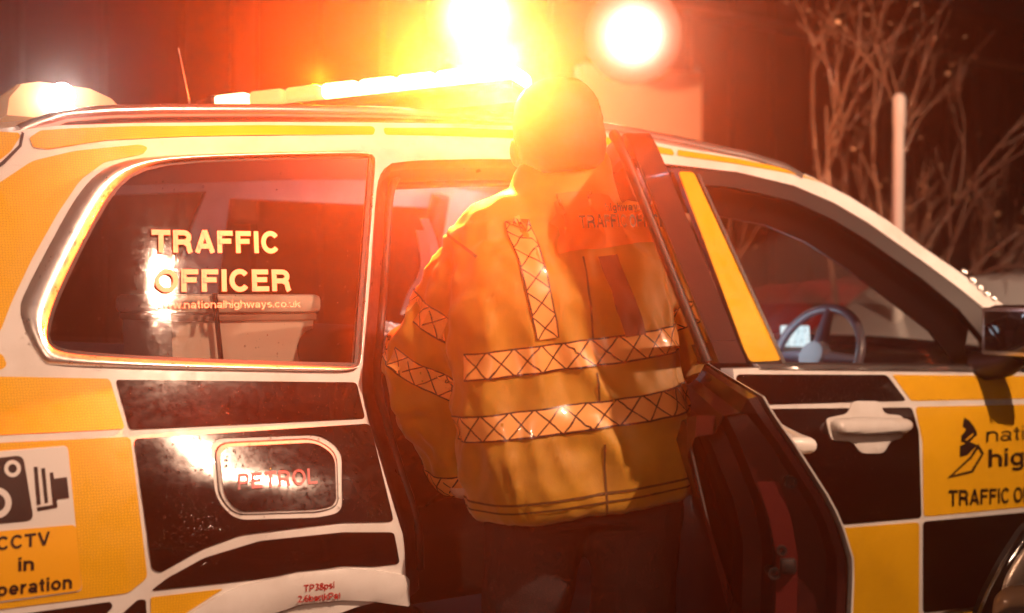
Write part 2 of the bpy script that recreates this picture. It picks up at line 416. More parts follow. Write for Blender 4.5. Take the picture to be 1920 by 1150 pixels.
# the opening is cut along: sill -> up the rear edge -> along the top -> down the B pillar (as a hole)
hole_ap = AP_REAR[::-1] + AP_TOP[1:] + [(2.19, 1.35), (2.20, 1.1), (2.22, .8), (2.22, .36), (1.56, .36)]
outer += [(WX+WR*cos(.1), .27)] + [(WX+WR*cos(t), WZ+WR*sin(t)) for t in np.linspace(.1, pi*1.02, 26)] + [(.55, .25), (.2, .3), (TOP[0][0], .5), (TOP[0][0], 1.0)]
side = panel('body_side', outer, WHITE, car, holes=[PX(QW_IN, 30), hole_ap], th=.03, h=.05)
# jamb: the return of the opening, angled inwards
def jamb(path, dx, dy, name, m, n=5):
    vs = []; fs = []
    for i, (x, z) in enumerate(path):
        a = path[max(i-1, 0)]; b = path[min(i+1, len(path)-1)]
        t = Vector((b[0]-a[0], b[1]-a[1])).normalized(); nn = Vector((-t.y, t.x))     # towards the opening
        for k in range(n):
            s = k/(n-1); off = dx*(s**1.0)+.006*sin(s*9)
            vs.append((x+nn.x*off, S(x, z)+.004+dy*s**.8, z+nn.y*off))
    for i in range(len(path)-1):
        for k in range(n-1): fs.append((i*n+k, i*n+k+1, (i+1)*n+k+1, (i+1)*n+k))
    return mk(name, vs, fs, m, side, True, 60)
jp = AP_REAR
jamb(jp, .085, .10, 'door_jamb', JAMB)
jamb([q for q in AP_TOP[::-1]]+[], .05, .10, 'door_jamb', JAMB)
# rubber seal round the opening, proud of the jamb
sp = []
for i, (x, z) in enumerate(AP_REAR[2:]):
    sp.append((x+.09, S(x, z)+.10, z))
tube('door_seal', spline(sp[::3], 4), .010, RUB, side)
tube('door_seal', [(x, S(x, z)+.10, z-.055) for x, z in AP_TOP], .010, RUB, side)
# bright thin shut edge
# --- quarter window
qg = panel('quarter_window', PX(QW_IN, 30), TINT, car, off=-.006, th=0, h=.05)
def swept_trim(outer_px, inner_px, n=7, hgt=.013):
    I_ = np.array(dens(chai(inner_px, 1), 9)); O_ = np.array(dens(chai(outer_px, 1), 3)); vs = []; fs = []; last = None
    for q in I_:
        o_ = O_[np.argmin(((O_-q)**2).sum(1))]
        for k in range(n):
            t = k/(n-1); r_ = q+(o_-q)*t; w_ = on(*r_); vs.append((w_.x, w_.y-.001-hgt*sin(pi*t)**.6, w_.z))
    m_ = len(I_)
    vs = np.array(vs).reshape(m_, n, 3)
    for _ in range(3): vs = (np.roll(vs, 1, 0)+2*vs+np.roll(vs, -1, 0))/4
    for i in range(m_):
        for k in range(n-1): fs.append((i*n+k, ((i+1) % m_)*n+k, ((i+1) % m_)*n+k+1, i*n+k+1))
    return mk('window_trim', vs.reshape(-1, 3), fs, CHROME, qg, True)
swept_trim(QW_OUT, QW_IN)
GASK_IN = chai([(92, 640), (97, 600), (116, 548), (166, 444), (214, 361), (255, 325), (328, 307), (500, 300), (692, 297), (692, 299), (664, 679), (664, 681), (400, 674), (200, 664), (115, 655)], 1)
panel('window_gasket', PX(QW_IN, 22), RUB, qg, holes=[PX(GASK_IN, 22)], off=.001, th=.006, h=.02)
lettering('TRAFFIC', (284, 474), (524, 475), 43, WHT_T, qg, .225, .001)
lettering('OFFICER', (290, 548), (545, 546), 43, WHT_T, qg, .225, .001)
lettering('www.nationalhighways.co.uk', (290, 579), (563, 576), 14, WHT_T, qg, .15, .001, .1)
# --- livery of the rear quarter
def sticker(pts, m, parent, r=8, name='livery_panel', off=.0022, h=.03, smoothn=0):
    q = rnd(pts, r) if r else pts
    if smoothn: q = chai(pts, smoothn)
    return panel(name, PX(q, 16), m, parent, off=off, th=.0012, h=h)
sticker([(62, 277), (55, 258), (75, 245), (130, 241), (250, 237), (500, 235), (698, 237), (703, 243), (700, 253), (500, 253), (350, 256), (200, 263), (90, 280)], YEL, side, 5)
sticker([(718, 240), (860, 240), (1000, 246), (1140, 258), (1260, 280), (1264, 292), (1140, 272), (1000, 261), (860, 256), (722, 253)], YEL, side, 5)
sticker([(1270, 281), (1384, 298), (1475, 317), (1540, 342), (1489, 327), (1384, 308), (1270, 292)], YEL, side, 3)
sticker([(-80, 400), (0, 342), (60, 302), (140, 283), (262, 271), (278, 277), (268, 289), (195, 304), (150, 338), (108, 400), (60, 485), (22, 565), (0, 622), (-80, 700)], YEL, side, 12)
sticker([(-140, 265), (-20, 246), (34, 249), (38, 256), (20, 284), (0, 300), (-140, 340)], YEL, side, 6)
sticker([(-60, 660), (4, 664), (13, 684), (4, 693), (-60, 695)], YEL, side, 6)
sticker([(-120, 704), (205, 710), (234, 804), (-120, 822)], YEL, side, 8)
sticker([(216, 712), (668, 717), (684, 785), (242, 806)], BLK, side, 8)
sticker([(-120, 836), (244, 819), (276, 1083), (240, 1112), (-120, 1158)], YEL, side, 10)
HOLE_F = rnd([(391, 822), (600, 815), (640, 845), (641, 960), (600, 970), (440, 975), (404, 935)], 30, 6)
q = rnd([(250, 823), (693, 794), (738, 978), (640, 980), (452, 1003), (380, 1029), (300, 1074), (284, 1068)], 10)
panel('livery_panel', PX(q, 16), BLK, side, holes=[PX(HOLE_F, 14)], off=.0022, th=.0012, h=.025)
sticker([(282, 1108), (313, 1084), (382, 1046), (487, 1014), (640, 998), (738, 998), (749, 1057), (700, 1063), (640, 1062), (480, 1087)], BLK, side, 8)
sticker([(282, 1120), (418, 1104), (350, 1148), (310, 1180), (282, 1180)], YEL, side, 4)
sticker([(-60, 1165), (207, 1128), (211, 1138), (160, 1190), (-60, 1190)], BLK, side, 6)
sticker([(224, 1155), (258, 1124), (273, 1124), (276, 1190), (224, 1190)], BLK, side, 6)
# shut line of the tailgate
panel('shut_line', PX([(40, 247), (45, 250), (40, 275), (8, 308), (-30, 335), (-32, 330), (2, 304), (35, 272)], 8), RUB, side, off=.003, th=.001, h=.01)
# wheel arch lip
lip_out = [(330, 1170), (355, 1148), (400, 1120), (452, 1097), (556, 1073), (640, 1065), (700, 1068), (757, 1078), (764, 1086), (764, 1136), (700, 1127), (640, 1124), (560, 1132), (500, 1152), (470, 1175)]
panel('arch_lip', PX(rnd(lip_out, 4), 12), WHITE, side, off=.010, th=.012, h=.02, puff=.006, pw=.02)
lettering('TP38psi', (563, 1107), (620, 1100), 13, REDT, side, .17, .0175)
lettering('2.6bar(kPa)', (552, 1127), (631, 1119), 13, REDT, side, .17, .0175)
# fuel flap
FO = rnd([(399, 830), (590, 821), (632, 848), (635, 950), (600, 962), (440, 967), (410, 935)], 32, 6)
FI = rnd([(408, 838), (590, 829), (625, 853), (628, 945), (596, 954), (443, 959), (418, 930)], 28, 6)
panel('flap_gap', PX(FO, 10), RUB, side, off=.0006, th=.001, h=.02)
FM = rnd([(402, 833), (590, 824), (629, 850), (632, 948), (598, 959), (441, 964), (413, 933)], 30, 6)
flap = panel('fuel_flap', PX(FM, 10), WHITE, side, off=.003, th=.006, h=.02, puff=.003, pw=.01)
panel('livery_panel', PX(FI, 10), BLK, side, off=.0075, th=.001, h=.02)
lettering('PETROL', (443, 917), (592, 906), 30, mat('dark_red_print', (.22, .006, .006), .4), side, .18, .0095, .17)
# CCTV sign
sticker([(-90, 853), (126, 835), (153, 1108), (-90, 1142)], mat('sign_white', (.72, .7, .68), .5), side, 10, 'cctv_sign', .0045)
sticker([(-90, 1003), (141, 983), (152, 1106), (-90, 1138)], YEL if False else mat('sign_yellow', (.88, .42, .010), .45), side, 10, 'cctv_sign_field', .0062)
CB = rnd([(-95, 868), (42, 853), (62, 975), (-90, 990)], 14)
panel('camera_icon', PX(CB, 10), BLKF, side, off=.0062, th=.001, h=.02)
def ring_px(c, r0, r1, m, off):
    o = [(c[0]+r0*cos(t)*.97, c[1]+r0*sin(t)) for t in np.linspace(0, 2*pi, 28, endpoint=False)]
    i = [(c[0]+r1*cos(t)*.97, c[1]+r1*sin(t)) for t in np.linspace(0, 2*pi, 28, endpoint=False)]
    panel('camera_icon', PX(o, 30), m, side, holes=[PX(i, 30)] if r1 else [], off=off, th=.0008, h=.03)
ring_px((22, 878), 16, 8.5, MATS['sign_white'], .0078)
ring_px((-8, 942), 29, 17, MATS['sign_white'], .0078)
for pts in ([(62, 875), (69, 875), (75, 945), (68, 946)], [(76, 878), (83, 877), (89, 942), (83, 943)],
            [(92, 886), (98, 885), (100, 897), (124, 894), (128, 933), (105, 936), (106, 951), (69, 958), (68, 951), (98, 946)]):
    panel('camera_icon', PX(pts, 10), BLKF, side, off=.0062, th=.001, h=.03)
lettering('CCTV', (-8, 1031), (92, 1020), 25, BLKF, side, .19, .0078)
lettering('in', (33, 1070), (62, 1068), 26, BLKF, side, .19, .0078)
lettering('operation', (-30, 1120), (133, 1102), 26, BLKF, side, .19, .0078)
# --- water beads standing on the panels
WATER = glass('water', (.96, .96, .96), .02, 1.0, False)
_bm = bmesh.new(); bmesh.ops.create_icosphere(_bm, subdivisions=2, radius=1); _bm.verts.index_update()
_BV = [v.co.copy() for v in _bm.verts]; _BF = [tuple(v.index for v in f.verts) for f in _bm.faces]; _bm.free()
def beads(poly_px, n, r0, r1, off, parent, seed=0):
    rr = random.Random(seed); A = np.array(poly_px); lo = A.min(0); hi = A.max(0); vs = []; fs = []; k = 0
    while k < n:
        q = (rr.uniform(lo[0], hi[0]), rr.uniform(lo[1], hi[1]))
        if not inside([q], poly_px)[0] or noise.noise(Vector((q[0]*.02, q[1]*.02, seed))) < rr.uniform(-.5, .25): continue
        k += 1; c = on(*q); r = r0+(r1-r0)*rr.random()**3; b_ = len(vs); st_ = rr.uniform(.85, 1.5)
        vs += [Vector((c.x+v.x*r, c.y-off-v.y*r*.55, c.z+v.z*r*st_)) for v in _BV]; fs += [tuple(i+b_ for i in f[::-1]) for f in _BF]
    return kind(mk('water_beads', vs, fs, WATER, parent), 'stuff')
beads([(258, 828), (690, 800), (730, 970), (460, 995), (300, 1060)], 240, .0010, .0028, .004, side, 1)
beads(FI, 330, .0010, .0030, .009, side, 2)
beads([(225, 718), (664, 722), (676, 780), (248, 800)], 160, .0010, .0030, .004, side, 3)
beads([(40, 640), (60, 540), (160, 370), (205, 330), (230, 330), (120, 540), (100, 640), (300, 690), (180, 688)], 110, .0012, .0030, .012, side, 4)
beads([(110, 660), (100, 600), (240, 340), (690, 305), (665, 680)], 260, .0008, .0026, -.004, side, 5)
# --- roof, rails
RW = []
rows = [p for p in TOP if p[0] < on(1540, 340).x]
vs = []; fs = []; n = 15
for (x, z) in rows:
    y0 = S(x, z)+.008
    for k in range(n):
        t = k/(n-1)*2-1; yy = .9+t*(.9-y0); vs.append((x, yy, z-.012+.075*(1-abs(t)**2.4)))
for i in range(len(rows)-1):
    for k in range(n-1): fs.append((i*n+k, (i+1)*n+k, (i+1)*n+k+1, i*n+k+1))
roof = mk('roof', vs, fs, WHITE, car)
mk('headliner', [(v[0]+0, .9+(v[1]-.9)*.96, v[2]-.05) for v in vs], fs, LINER, car)
for far in (0, 1):
    rp = [(38, 243), (60, 232), (120, 213), (200, 206), (300, 203), (500, 203), (700, 206), (860, 211), (1000, 219), (1140, 236), (1280, 262), (1400, 288), (1470, 310), (1500, 328)]
    pts = []
    for (u, v) in open_px(rp, 30):
        w = on(u, v+24); q = at_y(u, v+6, w.y+.03); pts.append(q)
    if far: pts = [Vector((q.x, 1.8-q.y, q.z)) for q in pts]
    ra = tube('roof_rail', spline(pts, 2), .017, SILV, car, 12)
    tube('rail_groove', [q+Vector((0, .006 if not far else -.006, -.03)) for q in pts], .016, RUB, ra, 8)
# --- far body side (mirrored, with the windows open) and tail
farh = [PX(QW_IN, 40), [(1.42, 1.16), (1.42, 1.60), (2.2, 1.60), (2.2, 1.14)], [(2.36, 1.14), (2.36, 1.58), (2.75, 1.55), (3.3, 1.22), (3.35, 1.12)]]
fo = TOP + BL[::-1][:1] + [(xbe+.05, .9), (xbe+.05, .3), (1.62, .24)] + outer[-32:]
far_side = panel('body_side', fo, WHITE, car, holes=farh, th=.03, h=.08, mir=True)
for hh in farh: panel('window_pane', hh, TINT if hh is farh[0] else CLEAR, far_side, off=-.004, h=.08, mir=True)
xr = TOP[0][0]
vs = [];
for z in np.linspace(.3, TOP[0][1], 8):
    for y in np.linspace(S(xr, z), 1.8-S(xr, z), 6): vs.append((xr-.02*sin((y-.2)*2), y, z))
mk('tailgate', vs, [(i*6+k, i*6+k+6, i*6+k+7, i*6+k+1) for i in range(7) for k in range(5)], WHITE, car)
# --- floor and sill
box('floor_pan', (1.9, .9, .30), (3.4, 1.66, .05), TRIM, car, .01)
box('door_sill', (1.9, .10, .33), (.66, .12, .06), JAMB, car, .015)
box('boot_floor', (.75, .9, .78), (.9, 1.4, .03), TRIM, car, .01)
# --- B pillar trim
tube('pillar_trim', [(2.2, .14, .4), (2.2, .13, .8), (2.2, .19, 1.12), (2.19, .28, 1.4), (2.19, .37, 1.64)], [.07, .065, .05, .04, .035], TRIM, car, 10)
tube('pillar_trim', [(2.2, 1.66, .4), (2.2, 1.61, 1.12), (2.19, 1.52, 1.4), (2.19, 1.43, 1.64)], [.07, .05, .04, .035], TRIM, car, 10)
# --- wheels
def wheel(x, y, s):
    w = lathe('wheel', [(.12, -.10), (.29, -.11), (.33, -.08), (.345, -.03), (.345, .03), (.33, .08), (.29, .11), (.12, .10)], (x, y, WZ-.01), (0, 1, 0), RUB, car, 40)
    lathe('rim', [(.0, 0), (.05, -.012), (.2, .0), (.225, -.02), (.235, 0)], (x, y-.105*s, WZ-.01), (0, 1, 0), SILV, w, 30)
wheel(WX, .14, 1); wheel(WX, 1.66, -1); wheel(3.95, .16, 1); wheel(3.95, 1.64, -1)
# --- front door (shut)
bx = [(1425, 690), (1600, 692), (1850, 697), (1960, 700)]
BELT = xz(bx)
fd_out = [(XB+.03, BELT[0][1])] + BELT + [(3.72, .95), (3.74, .6), (3.72, .27), (XB+.005, .27), (XB, .7), (XB+.005, 1.0)]
fdoor = panel('front_door', fd_out, WHITE, car, th=.05, h=.04)
GL = [(1316, 345), (1384, 352), (1489, 377), (1565, 412), (1628, 450), (1732, 523), (1800, 580), (1850, 640), (1860, 684), (1468, 680)]
fr_out = [(1275, 314)] + bandlow[1:8] + [(1905, 630), (1900, 690), (1412, 683)]
panel('window_frame', PX(fr_out, 25), RUB, fdoor, holes=[PX(GL, 25)], off=-.004, th=.03, h=.03)
fglass = panel('window_glass', PX(GL, 25), CLEAR, fdoor, off=-.014, h=.05)
panel('window_sill_trim', PX([(1418, 683), (1600, 685), (1865, 688), (1865, 697), (1600, 694), (1424, 692)], 20), SILV, fdoor, off=.006, th=.02, h=.01, puff=.004, pw=.008)
panel('pillar_applique', PX(rnd([(1272, 322), (1300, 323), (1464, 676), (1407, 679), (1395, 655)], 7), 14), YEL, fdoor, off=.001, th=.003, h=.02)
panel('pillar_edge_trim', PX([(1305, 326), (1311, 328), (1472, 680), (1466, 682)], 14), SILV, fdoor, off=.004, th=.004, h=.02)
sticker([(1380, 702), (1662, 703), (1699, 752), (1380, 760)], BLK, fdoor, 8)
sticker([(1672, 703), (1990, 706), (1990, 746), (1708, 752)], YEL, fdoor, 6)
HP = rnd([(1546, 784), (1588, 776), (1596, 752), (1648, 752), (1655, 776), (1690, 779), (1697, 800), (1690, 822), (1668, 826), (1655, 850), (1612, 850), (1596, 828), (1556, 826)], 10)
q = rnd([(1430, 767), (1709, 764), (1722, 810), (1727, 971), (1430, 996)], 8)
hp_hole = [p for p in HP]
def bite(poly_px, cut):   # the escutcheon covers the panel instead of a cut-out
    return poly_px
panel('livery_panel', PX(q, 16), BLK, fdoor, off=.0022, th=.0012, h=.03)
sticker([(1715, 763), (1990, 757), (1990, 944), (1731, 969), (1729, 830)], YEL, fdoor, 8)
sticker([(1430, 1002), (1723, 979), (1722, 1190), (1430, 1190)], YEL, fdoor, 8)
sticker([(1730, 978), (1990, 954), (1990, 1120), (1730, 1150)], BLK, fdoor, 8)
sticker([(1730, 1158), (1990, 1130), (1990, 1200), (1730, 1200)], YEL, fdoor, 8)
panel('handle_recess', PX(HP, 8), WHITE, fdoor, off=.005, th=.004, h=.012, puff=.003, pw=.01)
hz = rnd([(1549, 785), (1600, 780), (1688, 784), (1694, 796), (1686, 811), (1600, 814), (1556, 812)], 12)
panel('door_handle', PX(hz, 6), WHITE, fdoor, off=.03, th=.012, h=.008, puff=.018, pw=.02)
for (u, v) in ((1560, 798), (1683, 798)):
    a = on(u, v); tube('handle_mount', [a+Vector((0, .0, 0)), a+Vector((0, -.035, 0))], .016, WHITE, fdoor, 10)
ptop = [(1290, 318)] + bandlow[1:8]; plow = [(1300, 395), (1380, 402), (1470, 420), (1545, 452), (1620, 500), (1700, 560), (1780, 622), (1840, 700)]
panel('pillar_trim', PX(ptop+plow[::-1], 25), TRIM, fdoor, off=-.075, th=.01, h=.05)
beads([(1440, 707), (1658, 707), (1690, 748), (1500, 754)], 420, .0012, .0042, .004, fdoor, 6)
beads([(1600, 770), (1715, 768), (1722, 960), (1560, 975)], 90, .0010, .0030, .004, fdoor, 7)
# logo and words on the front door
for pts in ([(1806, 783), (1816, 789), (1826, 803), (1822, 812), (1808, 824), (1802, 822), (1811, 806), (1803, 800)],
            [(1798, 836), (1816, 828), (1830, 835), (1812, 853), (1798, 857)],):
    panel('logo_mark', PX(pts, 6), BLKF, fdoor, off=.0045, th=.0008, h=.02)
def outline(pts, w, hole):
    panel('logo_mark', PX(pts, 6), BLKF, fdoor, holes=[PX(hole, 6)], off=.0045, th=.0008, h=.02)
outline([(1774, 897), (1816, 857), (1832, 832), (1843, 850), (1822, 886)], 3, [(1784, 891), (1820, 859), (1832, 841), (1838, 851), (1819, 882)])
outline([(1800, 818), (1812, 802), (1828, 806), (1830, 815), (1812, 832), (1800, 828)], 3, [(1805, 819), (1814, 808), (1823, 810), (1824, 814), (1811, 826), (1805, 824)])
lettering('national', (1847, 829), (1990, 819), 27, BLKF, fdoor, .11, .005)
lettering('highways', (1851, 876), (2040, 860), 34, BLKF, fdoor, .17, .005)
lettering('TRAFFIC OFFICER', (1776, 949), (1990, 935), 30, BLKF, fdoor, .19, .005)
# --- door mirror
mc = at_y(1925, 622, -.10); R = Matrix.Rotation(radians(-8), 3, 'Z')
mh = box('mirror_housing', mc, (.13, .25, .165), TRIM, car, .035, R, 4)
mg = box('mirror_glass', mc+R@Vector((-.067, 0, .0)), (.006, .205, .125), mat('mirror_glass', (.012, .01, .01), .04, spec=.6), mh, .002, R)
box('mirror_rim', mc+R@Vector((-.062, 0, 0)), (.012, .232, .15), SILV, mh, .005, R)
tube('mirror_stalk', [mc+Vector((.0, .03, -.07)), mc+Vector((0, .07, -.10)), mc+Vector((.01, .18, -.115))], [.04, .045, .05], TRIM, mh, 12)
# --- bonnet, windscreen, front wing
A0 = TOP[-4]; wsT = on(1530, 338); wsB = on(1868, 566)
ws = []
for t in np.linspace(0, 1, 7):
    for k in np.linspace(-1, 1, 9):
        x = wsT.x+(wsB.x+.10-wsT.x)*t+.10*(1-k*k); z = wsT.z-.01+(wsB.z-wsT.z)*t+.02*(1-k*k)*(1-t); y = .9+k*(.9-(wsT.y+(wsB.y-wsT.y)*t)-.03)
        ws.append((x, y, z))
mk('windscreen', ws, [(i*9+k, i*9+k+1, i*9+k+10, i*9+k+9) for i in range(6) for k in range(8)], CLEAR, car)
vs = []
for x in np.linspace(wsB.x-.05, 4.75, 10):
    for k in np.linspace(-1, 1, 11):
        vs.append((x, .9+k*.86*(1-.1*max(0, x-4.2)), wsB.z-.13-.06*(x-wsB.x)-.05*abs(k)**3-.25*max(0, x-4.4)))
mk('bonnet', vs, [(i*11+k, i*11+k+1, i*11+k+12, i*11+k+11) for i in range(9) for k in range(10)], WHITE, car)
fw = [(3.75, .27), (3.76, .6), (3.74, .96), (3.70, 1.06), (4.2, 1.02), (4.65, .9), (4.72, .6), (4.7, .3), (4.32, .27)] + [(3.97+.36*cos(t), WZ+.36*sin(t)) for t in np.linspace(.0, pi, 20)][1:-1]
panel('front_wing', fw, WHITE, car, th=.02, h=.06); panel('front_wing', fw, WHITE, car, th=.02, h=.06, mir=True)
box('front_bumper', (4.70, .9, .55), (.16, 1.66, .5), TRIM, car, .05)
# chrome beads added to stand in for light reflections at the pillar foot
for (u, v, r) in ((1806, 512, .012), (1822, 528, .014), (1836, 542, .011), (1848, 553, .013), (1862, 562, .012)):
    q = on(u, v); lathe('water_bead', [(.0, -r*.5), (r*.7, -r*.35), (r, 0), (r*.7, r*.4), (0, r*.6)], q+Vector((0, -.004, .006)), (0, -.8, .6), CHROME, car, 12)
# --- dashboard, steering wheel, seats
dash = box('dashboard', (3.42, .9, .98), (.42, 1.5, .22), TRIM, car, .07, None, 4)
sc = at_y(1530, 672, .50); ax = Vector((-.92, 0, .38)).normalized(); a1 = Vector((0, 1, 0)); a2 = ax.cross(a1)
WRIM = mat('wheel_rim', (.13, .14, .18), .25, coat=.3)
st = tube('steering_wheel', [sc+(a1*cos(t)+a2*sin(t))*.183 for t in np.linspace(0, 2*pi, 49)], .016, WRIM, car, 10)
for t in (0, pi, -pi/2): tube('spoke', [sc, sc+(a1*cos(t)+a2*sin(t))*.18], [.03, .016], WRIM, st, 8)
lathe('hub', [(0, -.03), (.05, -.03), (.06, 0), (.05, .03), (0, .03)], sc, ax, WRIM, st, 16)
tube('column', [sc, sc-ax*.3], .04, TRIM, st, 10)
scr = emit('screen_glow', (.75, .95, 1), 1.6)
m_ = scr; ck = N(m_, 'ShaderNodeTexBrick'); ck.inputs['Scale'].default_value = 30; L(m_, coords(m_), ck.inputs['Vector'])
ck.inputs['Color1'].default_value = (.8, .95, 1, 1); ck.inputs['Color2'].default_value = (.55, .8, .9, 1); ck.inputs['Mortar'].default_value = (.15, .3, .35, 1)
L(m_, ck.outputs[0], base(m_).inputs['Emission Color'])
sq = at_y(1492, 648, .86); box('dash_screen', sq, (.02, .11, .15), scr, dash, .004, Matrix.Rotation(.35, 3, 'Z') @ Matrix.Rotation(-.15, 3, 'Y'))
sq = at_y(1572, 674, .50)+Vector((.16, 0, .0)); box('instrument_glass', sq, (.02, .2, .05), emit('cluster_glow', (.6, .85, 1), .5), dash, .004, Matrix.Rotation(-.4, 3, 'Y'))
plight2 = bpy.data.lights.new('screen_light', 'POINT'); plight2.energy = .9; plight2.color = (.65, .85, 1); plight2.shadow_soft_size = .06
pl2 = bpy.data.objects.new('screen_light', plight2); pl2.location = at_y(1490, 630, .62)+Vector((-.12, 0, .02)); link(pl2, car)
def seat(x, y, tag_=''):
    s = box('seat', (x-.02, y, .62), (.5, .5, .16), SEAT, car, .06, None, 4)
    bk = []
    prof = [(.19, .58, .24), (.22, .8, .25), (.16, 1.0, .26), (.10, 1.15, .24), (.04, 1.27, .18), (.02, 1.31, .12)]
    vs = []; fs = []; n = 20
    for (dx, z, hw) in prof:
        for k in range(n):
            t = 2*pi*k/n; c, s_ = cos(t), sin(t)
            vs.append((x-.42+dx+.075*math.copysign(abs(c)**.6, c), y+hw*math.copysign(abs(s_)**.6, s_), z))
    for i in range(len(prof)-1):
        for k in range(n): fs.append((i*n+k, i*n+(k+1) % n, (i+1)*n+(k+1) % n, (i+1)*n+k))
    fs += [tuple(range(n))[::-1], tuple(range((len(prof)-1)*n, len(prof)*n))]
    mk('backrest', vs, fs, SEAT, s, True, 60)
    box('headrest', (x-.40, y, 1.41), (.1, .26, .17), SEAT, s, .045, None, 4)
    return s
seat(2.85, .46); s2 = seat(2.85, 1.34)
PIPE = mat('pale_piping', (.75, .72, .74), .6)
# curved pale belts of the far front seat
for dx, w in ((0, .030), (.0, .024)):
    pass
def strap(name, pts, w, m, parent):
    pts = spline([Vector(p) for p in pts], 8); vs = []; fs = []
    for p_ in pts: vs += [p_, p_+Vector((w*cos(PHI), -w*sin(PHI), 0)), p_+Vector((w*cos(PHI), -w*sin(PHI)+.006, -.004)), p_+Vector((0, .006, 0))]
    for i in range(len(pts)-1):
        for k in range(4): fs.append((i*4+k, i*4+(k+1) % 4, i*4+4+(k+1) % 4, i*4+4+k))
    return mk(name, vs, fs, m, parent, True, 50)
strap('seat_belt', [at_d(789, 410, 3.75), at_d(805, 455, 3.73), at_d(811, 500, 3.71), at_d(803, 545, 3.70), at_d(785, 590, 3.68)], .025, PIPE, car)
strap('seat_belt', [at_d(782, 432, 3.66), at_d(790, 480, 3.64), at_d(786, 515, 3.62), at_d(766, 550, 3.6), at_d(752, 590, 3.58)], .03, PIPE, car)
# rear bench
rb = box('rear_bench', (1.62, .9, .6), (.5, 1.3, .18), SEAT, car, .06, None, 4)
box('bench_back', (1.33, .9, .9), (.14, 1.3, .62), SEAT, rb, .05, Matrix.Rotation(-.25, 3, 'Y'), 4)
# dome lamp in the headliner
dl = box('dome_lamp', (2.0, .95, 1.665), (.16, .10, .02), emit('dome_glow', (.85, .9, 1), 1.0), car, .006)
dpl = bpy.data.lights.new('dome_light', 'POINT'); dpl.energy = 4.5; dpl.color = (.72, .8, 1); dpl.shadow_soft_size = .05
dpo = bpy.data.objects.new('dome_light', dpl); dpo.location = (2.0, .95, 1.60); link(dpo, car)
# --- open rear door
XH, YH, ALPHA = 2.225, .075, radians(54)
def swing(p):
    r = XH-p.x; nn = p.y-YH
    return Vector((XH-r*cos(ALPHA)-nn*sin(ALPHA), YH-r*sin(ALPHA)+nn*cos(ALPHA), p.z))
rear_edge = [(x+.006, z) for (x, z) in AP_REAR if z < 1.125]
rear_low = rear_edge[:]
db = [(XH-.02, 1.115), (XH-.02, .8), (XH-.02, .34), (1.54, .34)] + rear_low[::-1]
rdoor = panel('rear_door', db, WHITE, car, th=.003, h=.05, xf=swing)
def Si(x, z): return S(x, z)+.014
# shut face and inner skin: a deep box behind the skin, narrowing inwards
def loftdoor():
    loop = db; vs = []; fs = []; rings = []
    A = np.array(loop); c = A.mean(0)
    for (sh, dy) in ((0, .014), (.004, .03), (.03, .045), (.036, .10), (.07, .115), (.075, .15), (.11, .165)):
        ring = []
        for i in range(len(loop)):
            a = A[i-1]; b = A[(i+1) % len(loop)]; t = (b-a)/max(np.linalg.norm(b-a), 1e-9); nn = np.array([t[1], -t[0]])
            if (c-A[i])@nn < 0: nn = -nn
            q = A[i]+nn*sh
            yb = .6*S(A[i][0], A[i][1])+.4*.03
            ring.append(len(vs)); vs.append(swing(Vector((q[0], (S(A[i][0], A[i][1]) if dy < .05 else yb)+dy, q[1]))))
        rings.append(ring)
    n = len(loop)
    for r0, r1 in zip(rings[:-1], rings[1:]):
        for i in range(n): fs.append((r0[i], r0[(i+1) % n], r1[(i+1) % n], r1[i]))
    fs.append(tuple(rings[-1]))
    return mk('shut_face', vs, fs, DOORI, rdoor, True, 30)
loftdoor()
# window frame of the open door
fo_ = [(x+.006, z) for (x, z) in AP_REAR if z >= 1.10]
ft = [(x, z-.008) for (x, z) in AP_TOP if x < XH-.06]
fr_o = fo_[::-1] + ft[1:] + [(XH-.05, ft[-1][1]), (XH-.03, 1.10)]
c0 = np.mean(fr_o, axis=0)
fr_i = []
for i in range(len(fr_o)):
    a = np.array(fr_o[i-1]); b = np.array(fr_o[(i+1) % len(fr_o)]); t = (b-a)/max(np.linalg.norm(b-a), 1e-9); nn = np.array([t[1], -t[0]])
    pnt = np.array(fr_o[i])
    if (c0-pnt)@nn < 0: nn = -nn
    fr_i.append(tuple(pnt+nn*.042))
fr_i = [p_ for p_ in fr_i]
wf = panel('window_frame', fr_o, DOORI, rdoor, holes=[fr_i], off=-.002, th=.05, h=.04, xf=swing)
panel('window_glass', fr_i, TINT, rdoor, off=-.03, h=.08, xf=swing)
tube('door_seal', [swing(Vector((x+.018, S(x, z)+.072, z))) for x, z in fo_], .011, RUB, rdoor, 8)
# latch, bump stop and screws on the shut face, and the outside handle
def on_edge(z, dy, dx=0.):
    xs = np.interp(z, [q[1] for q in rear_edge][::-1], [q[0] for q in rear_edge][::-1]); return swing(Vector((xs+dx, .6*S(xs, z)+.012+dy, z)))
ed = Vector((-cos(ALPHA), -sin(ALPHA), 0))
for (z, dy, r) in ((.93, .035, .012), (.80, .085, .010), (.755, .10, .012)):
    q = on_edge(z, dy, .03); lathe('latch_hole', [(r, -.03), (r, .012), (r*.6, .012), (r*.6, .004)], q, ed, RUB, rdoor, 12)
box('latch', on_edge(.77, .07, .035), (.03, .05, .03), RUB, rdoor, .006, Matrix.Rotation(-ALPHA, 3, 'Z'))
sv = []
for z in np.linspace(.45, .93, 8):
    for dyy in (.055, .095): sv.append(on_edge(z, dyy, .026))
mk('shut_plate', sv, [(2*i, 2*i+1, 2*i+3, 2*i+2) for i in range(7)], mat('shut_plate', (.09, .009, .008), .45), rdoor)
hq = on_edge(.945, -.01, .07); out_n = Vector((sin(ALPHA), -cos(ALPHA), 0))
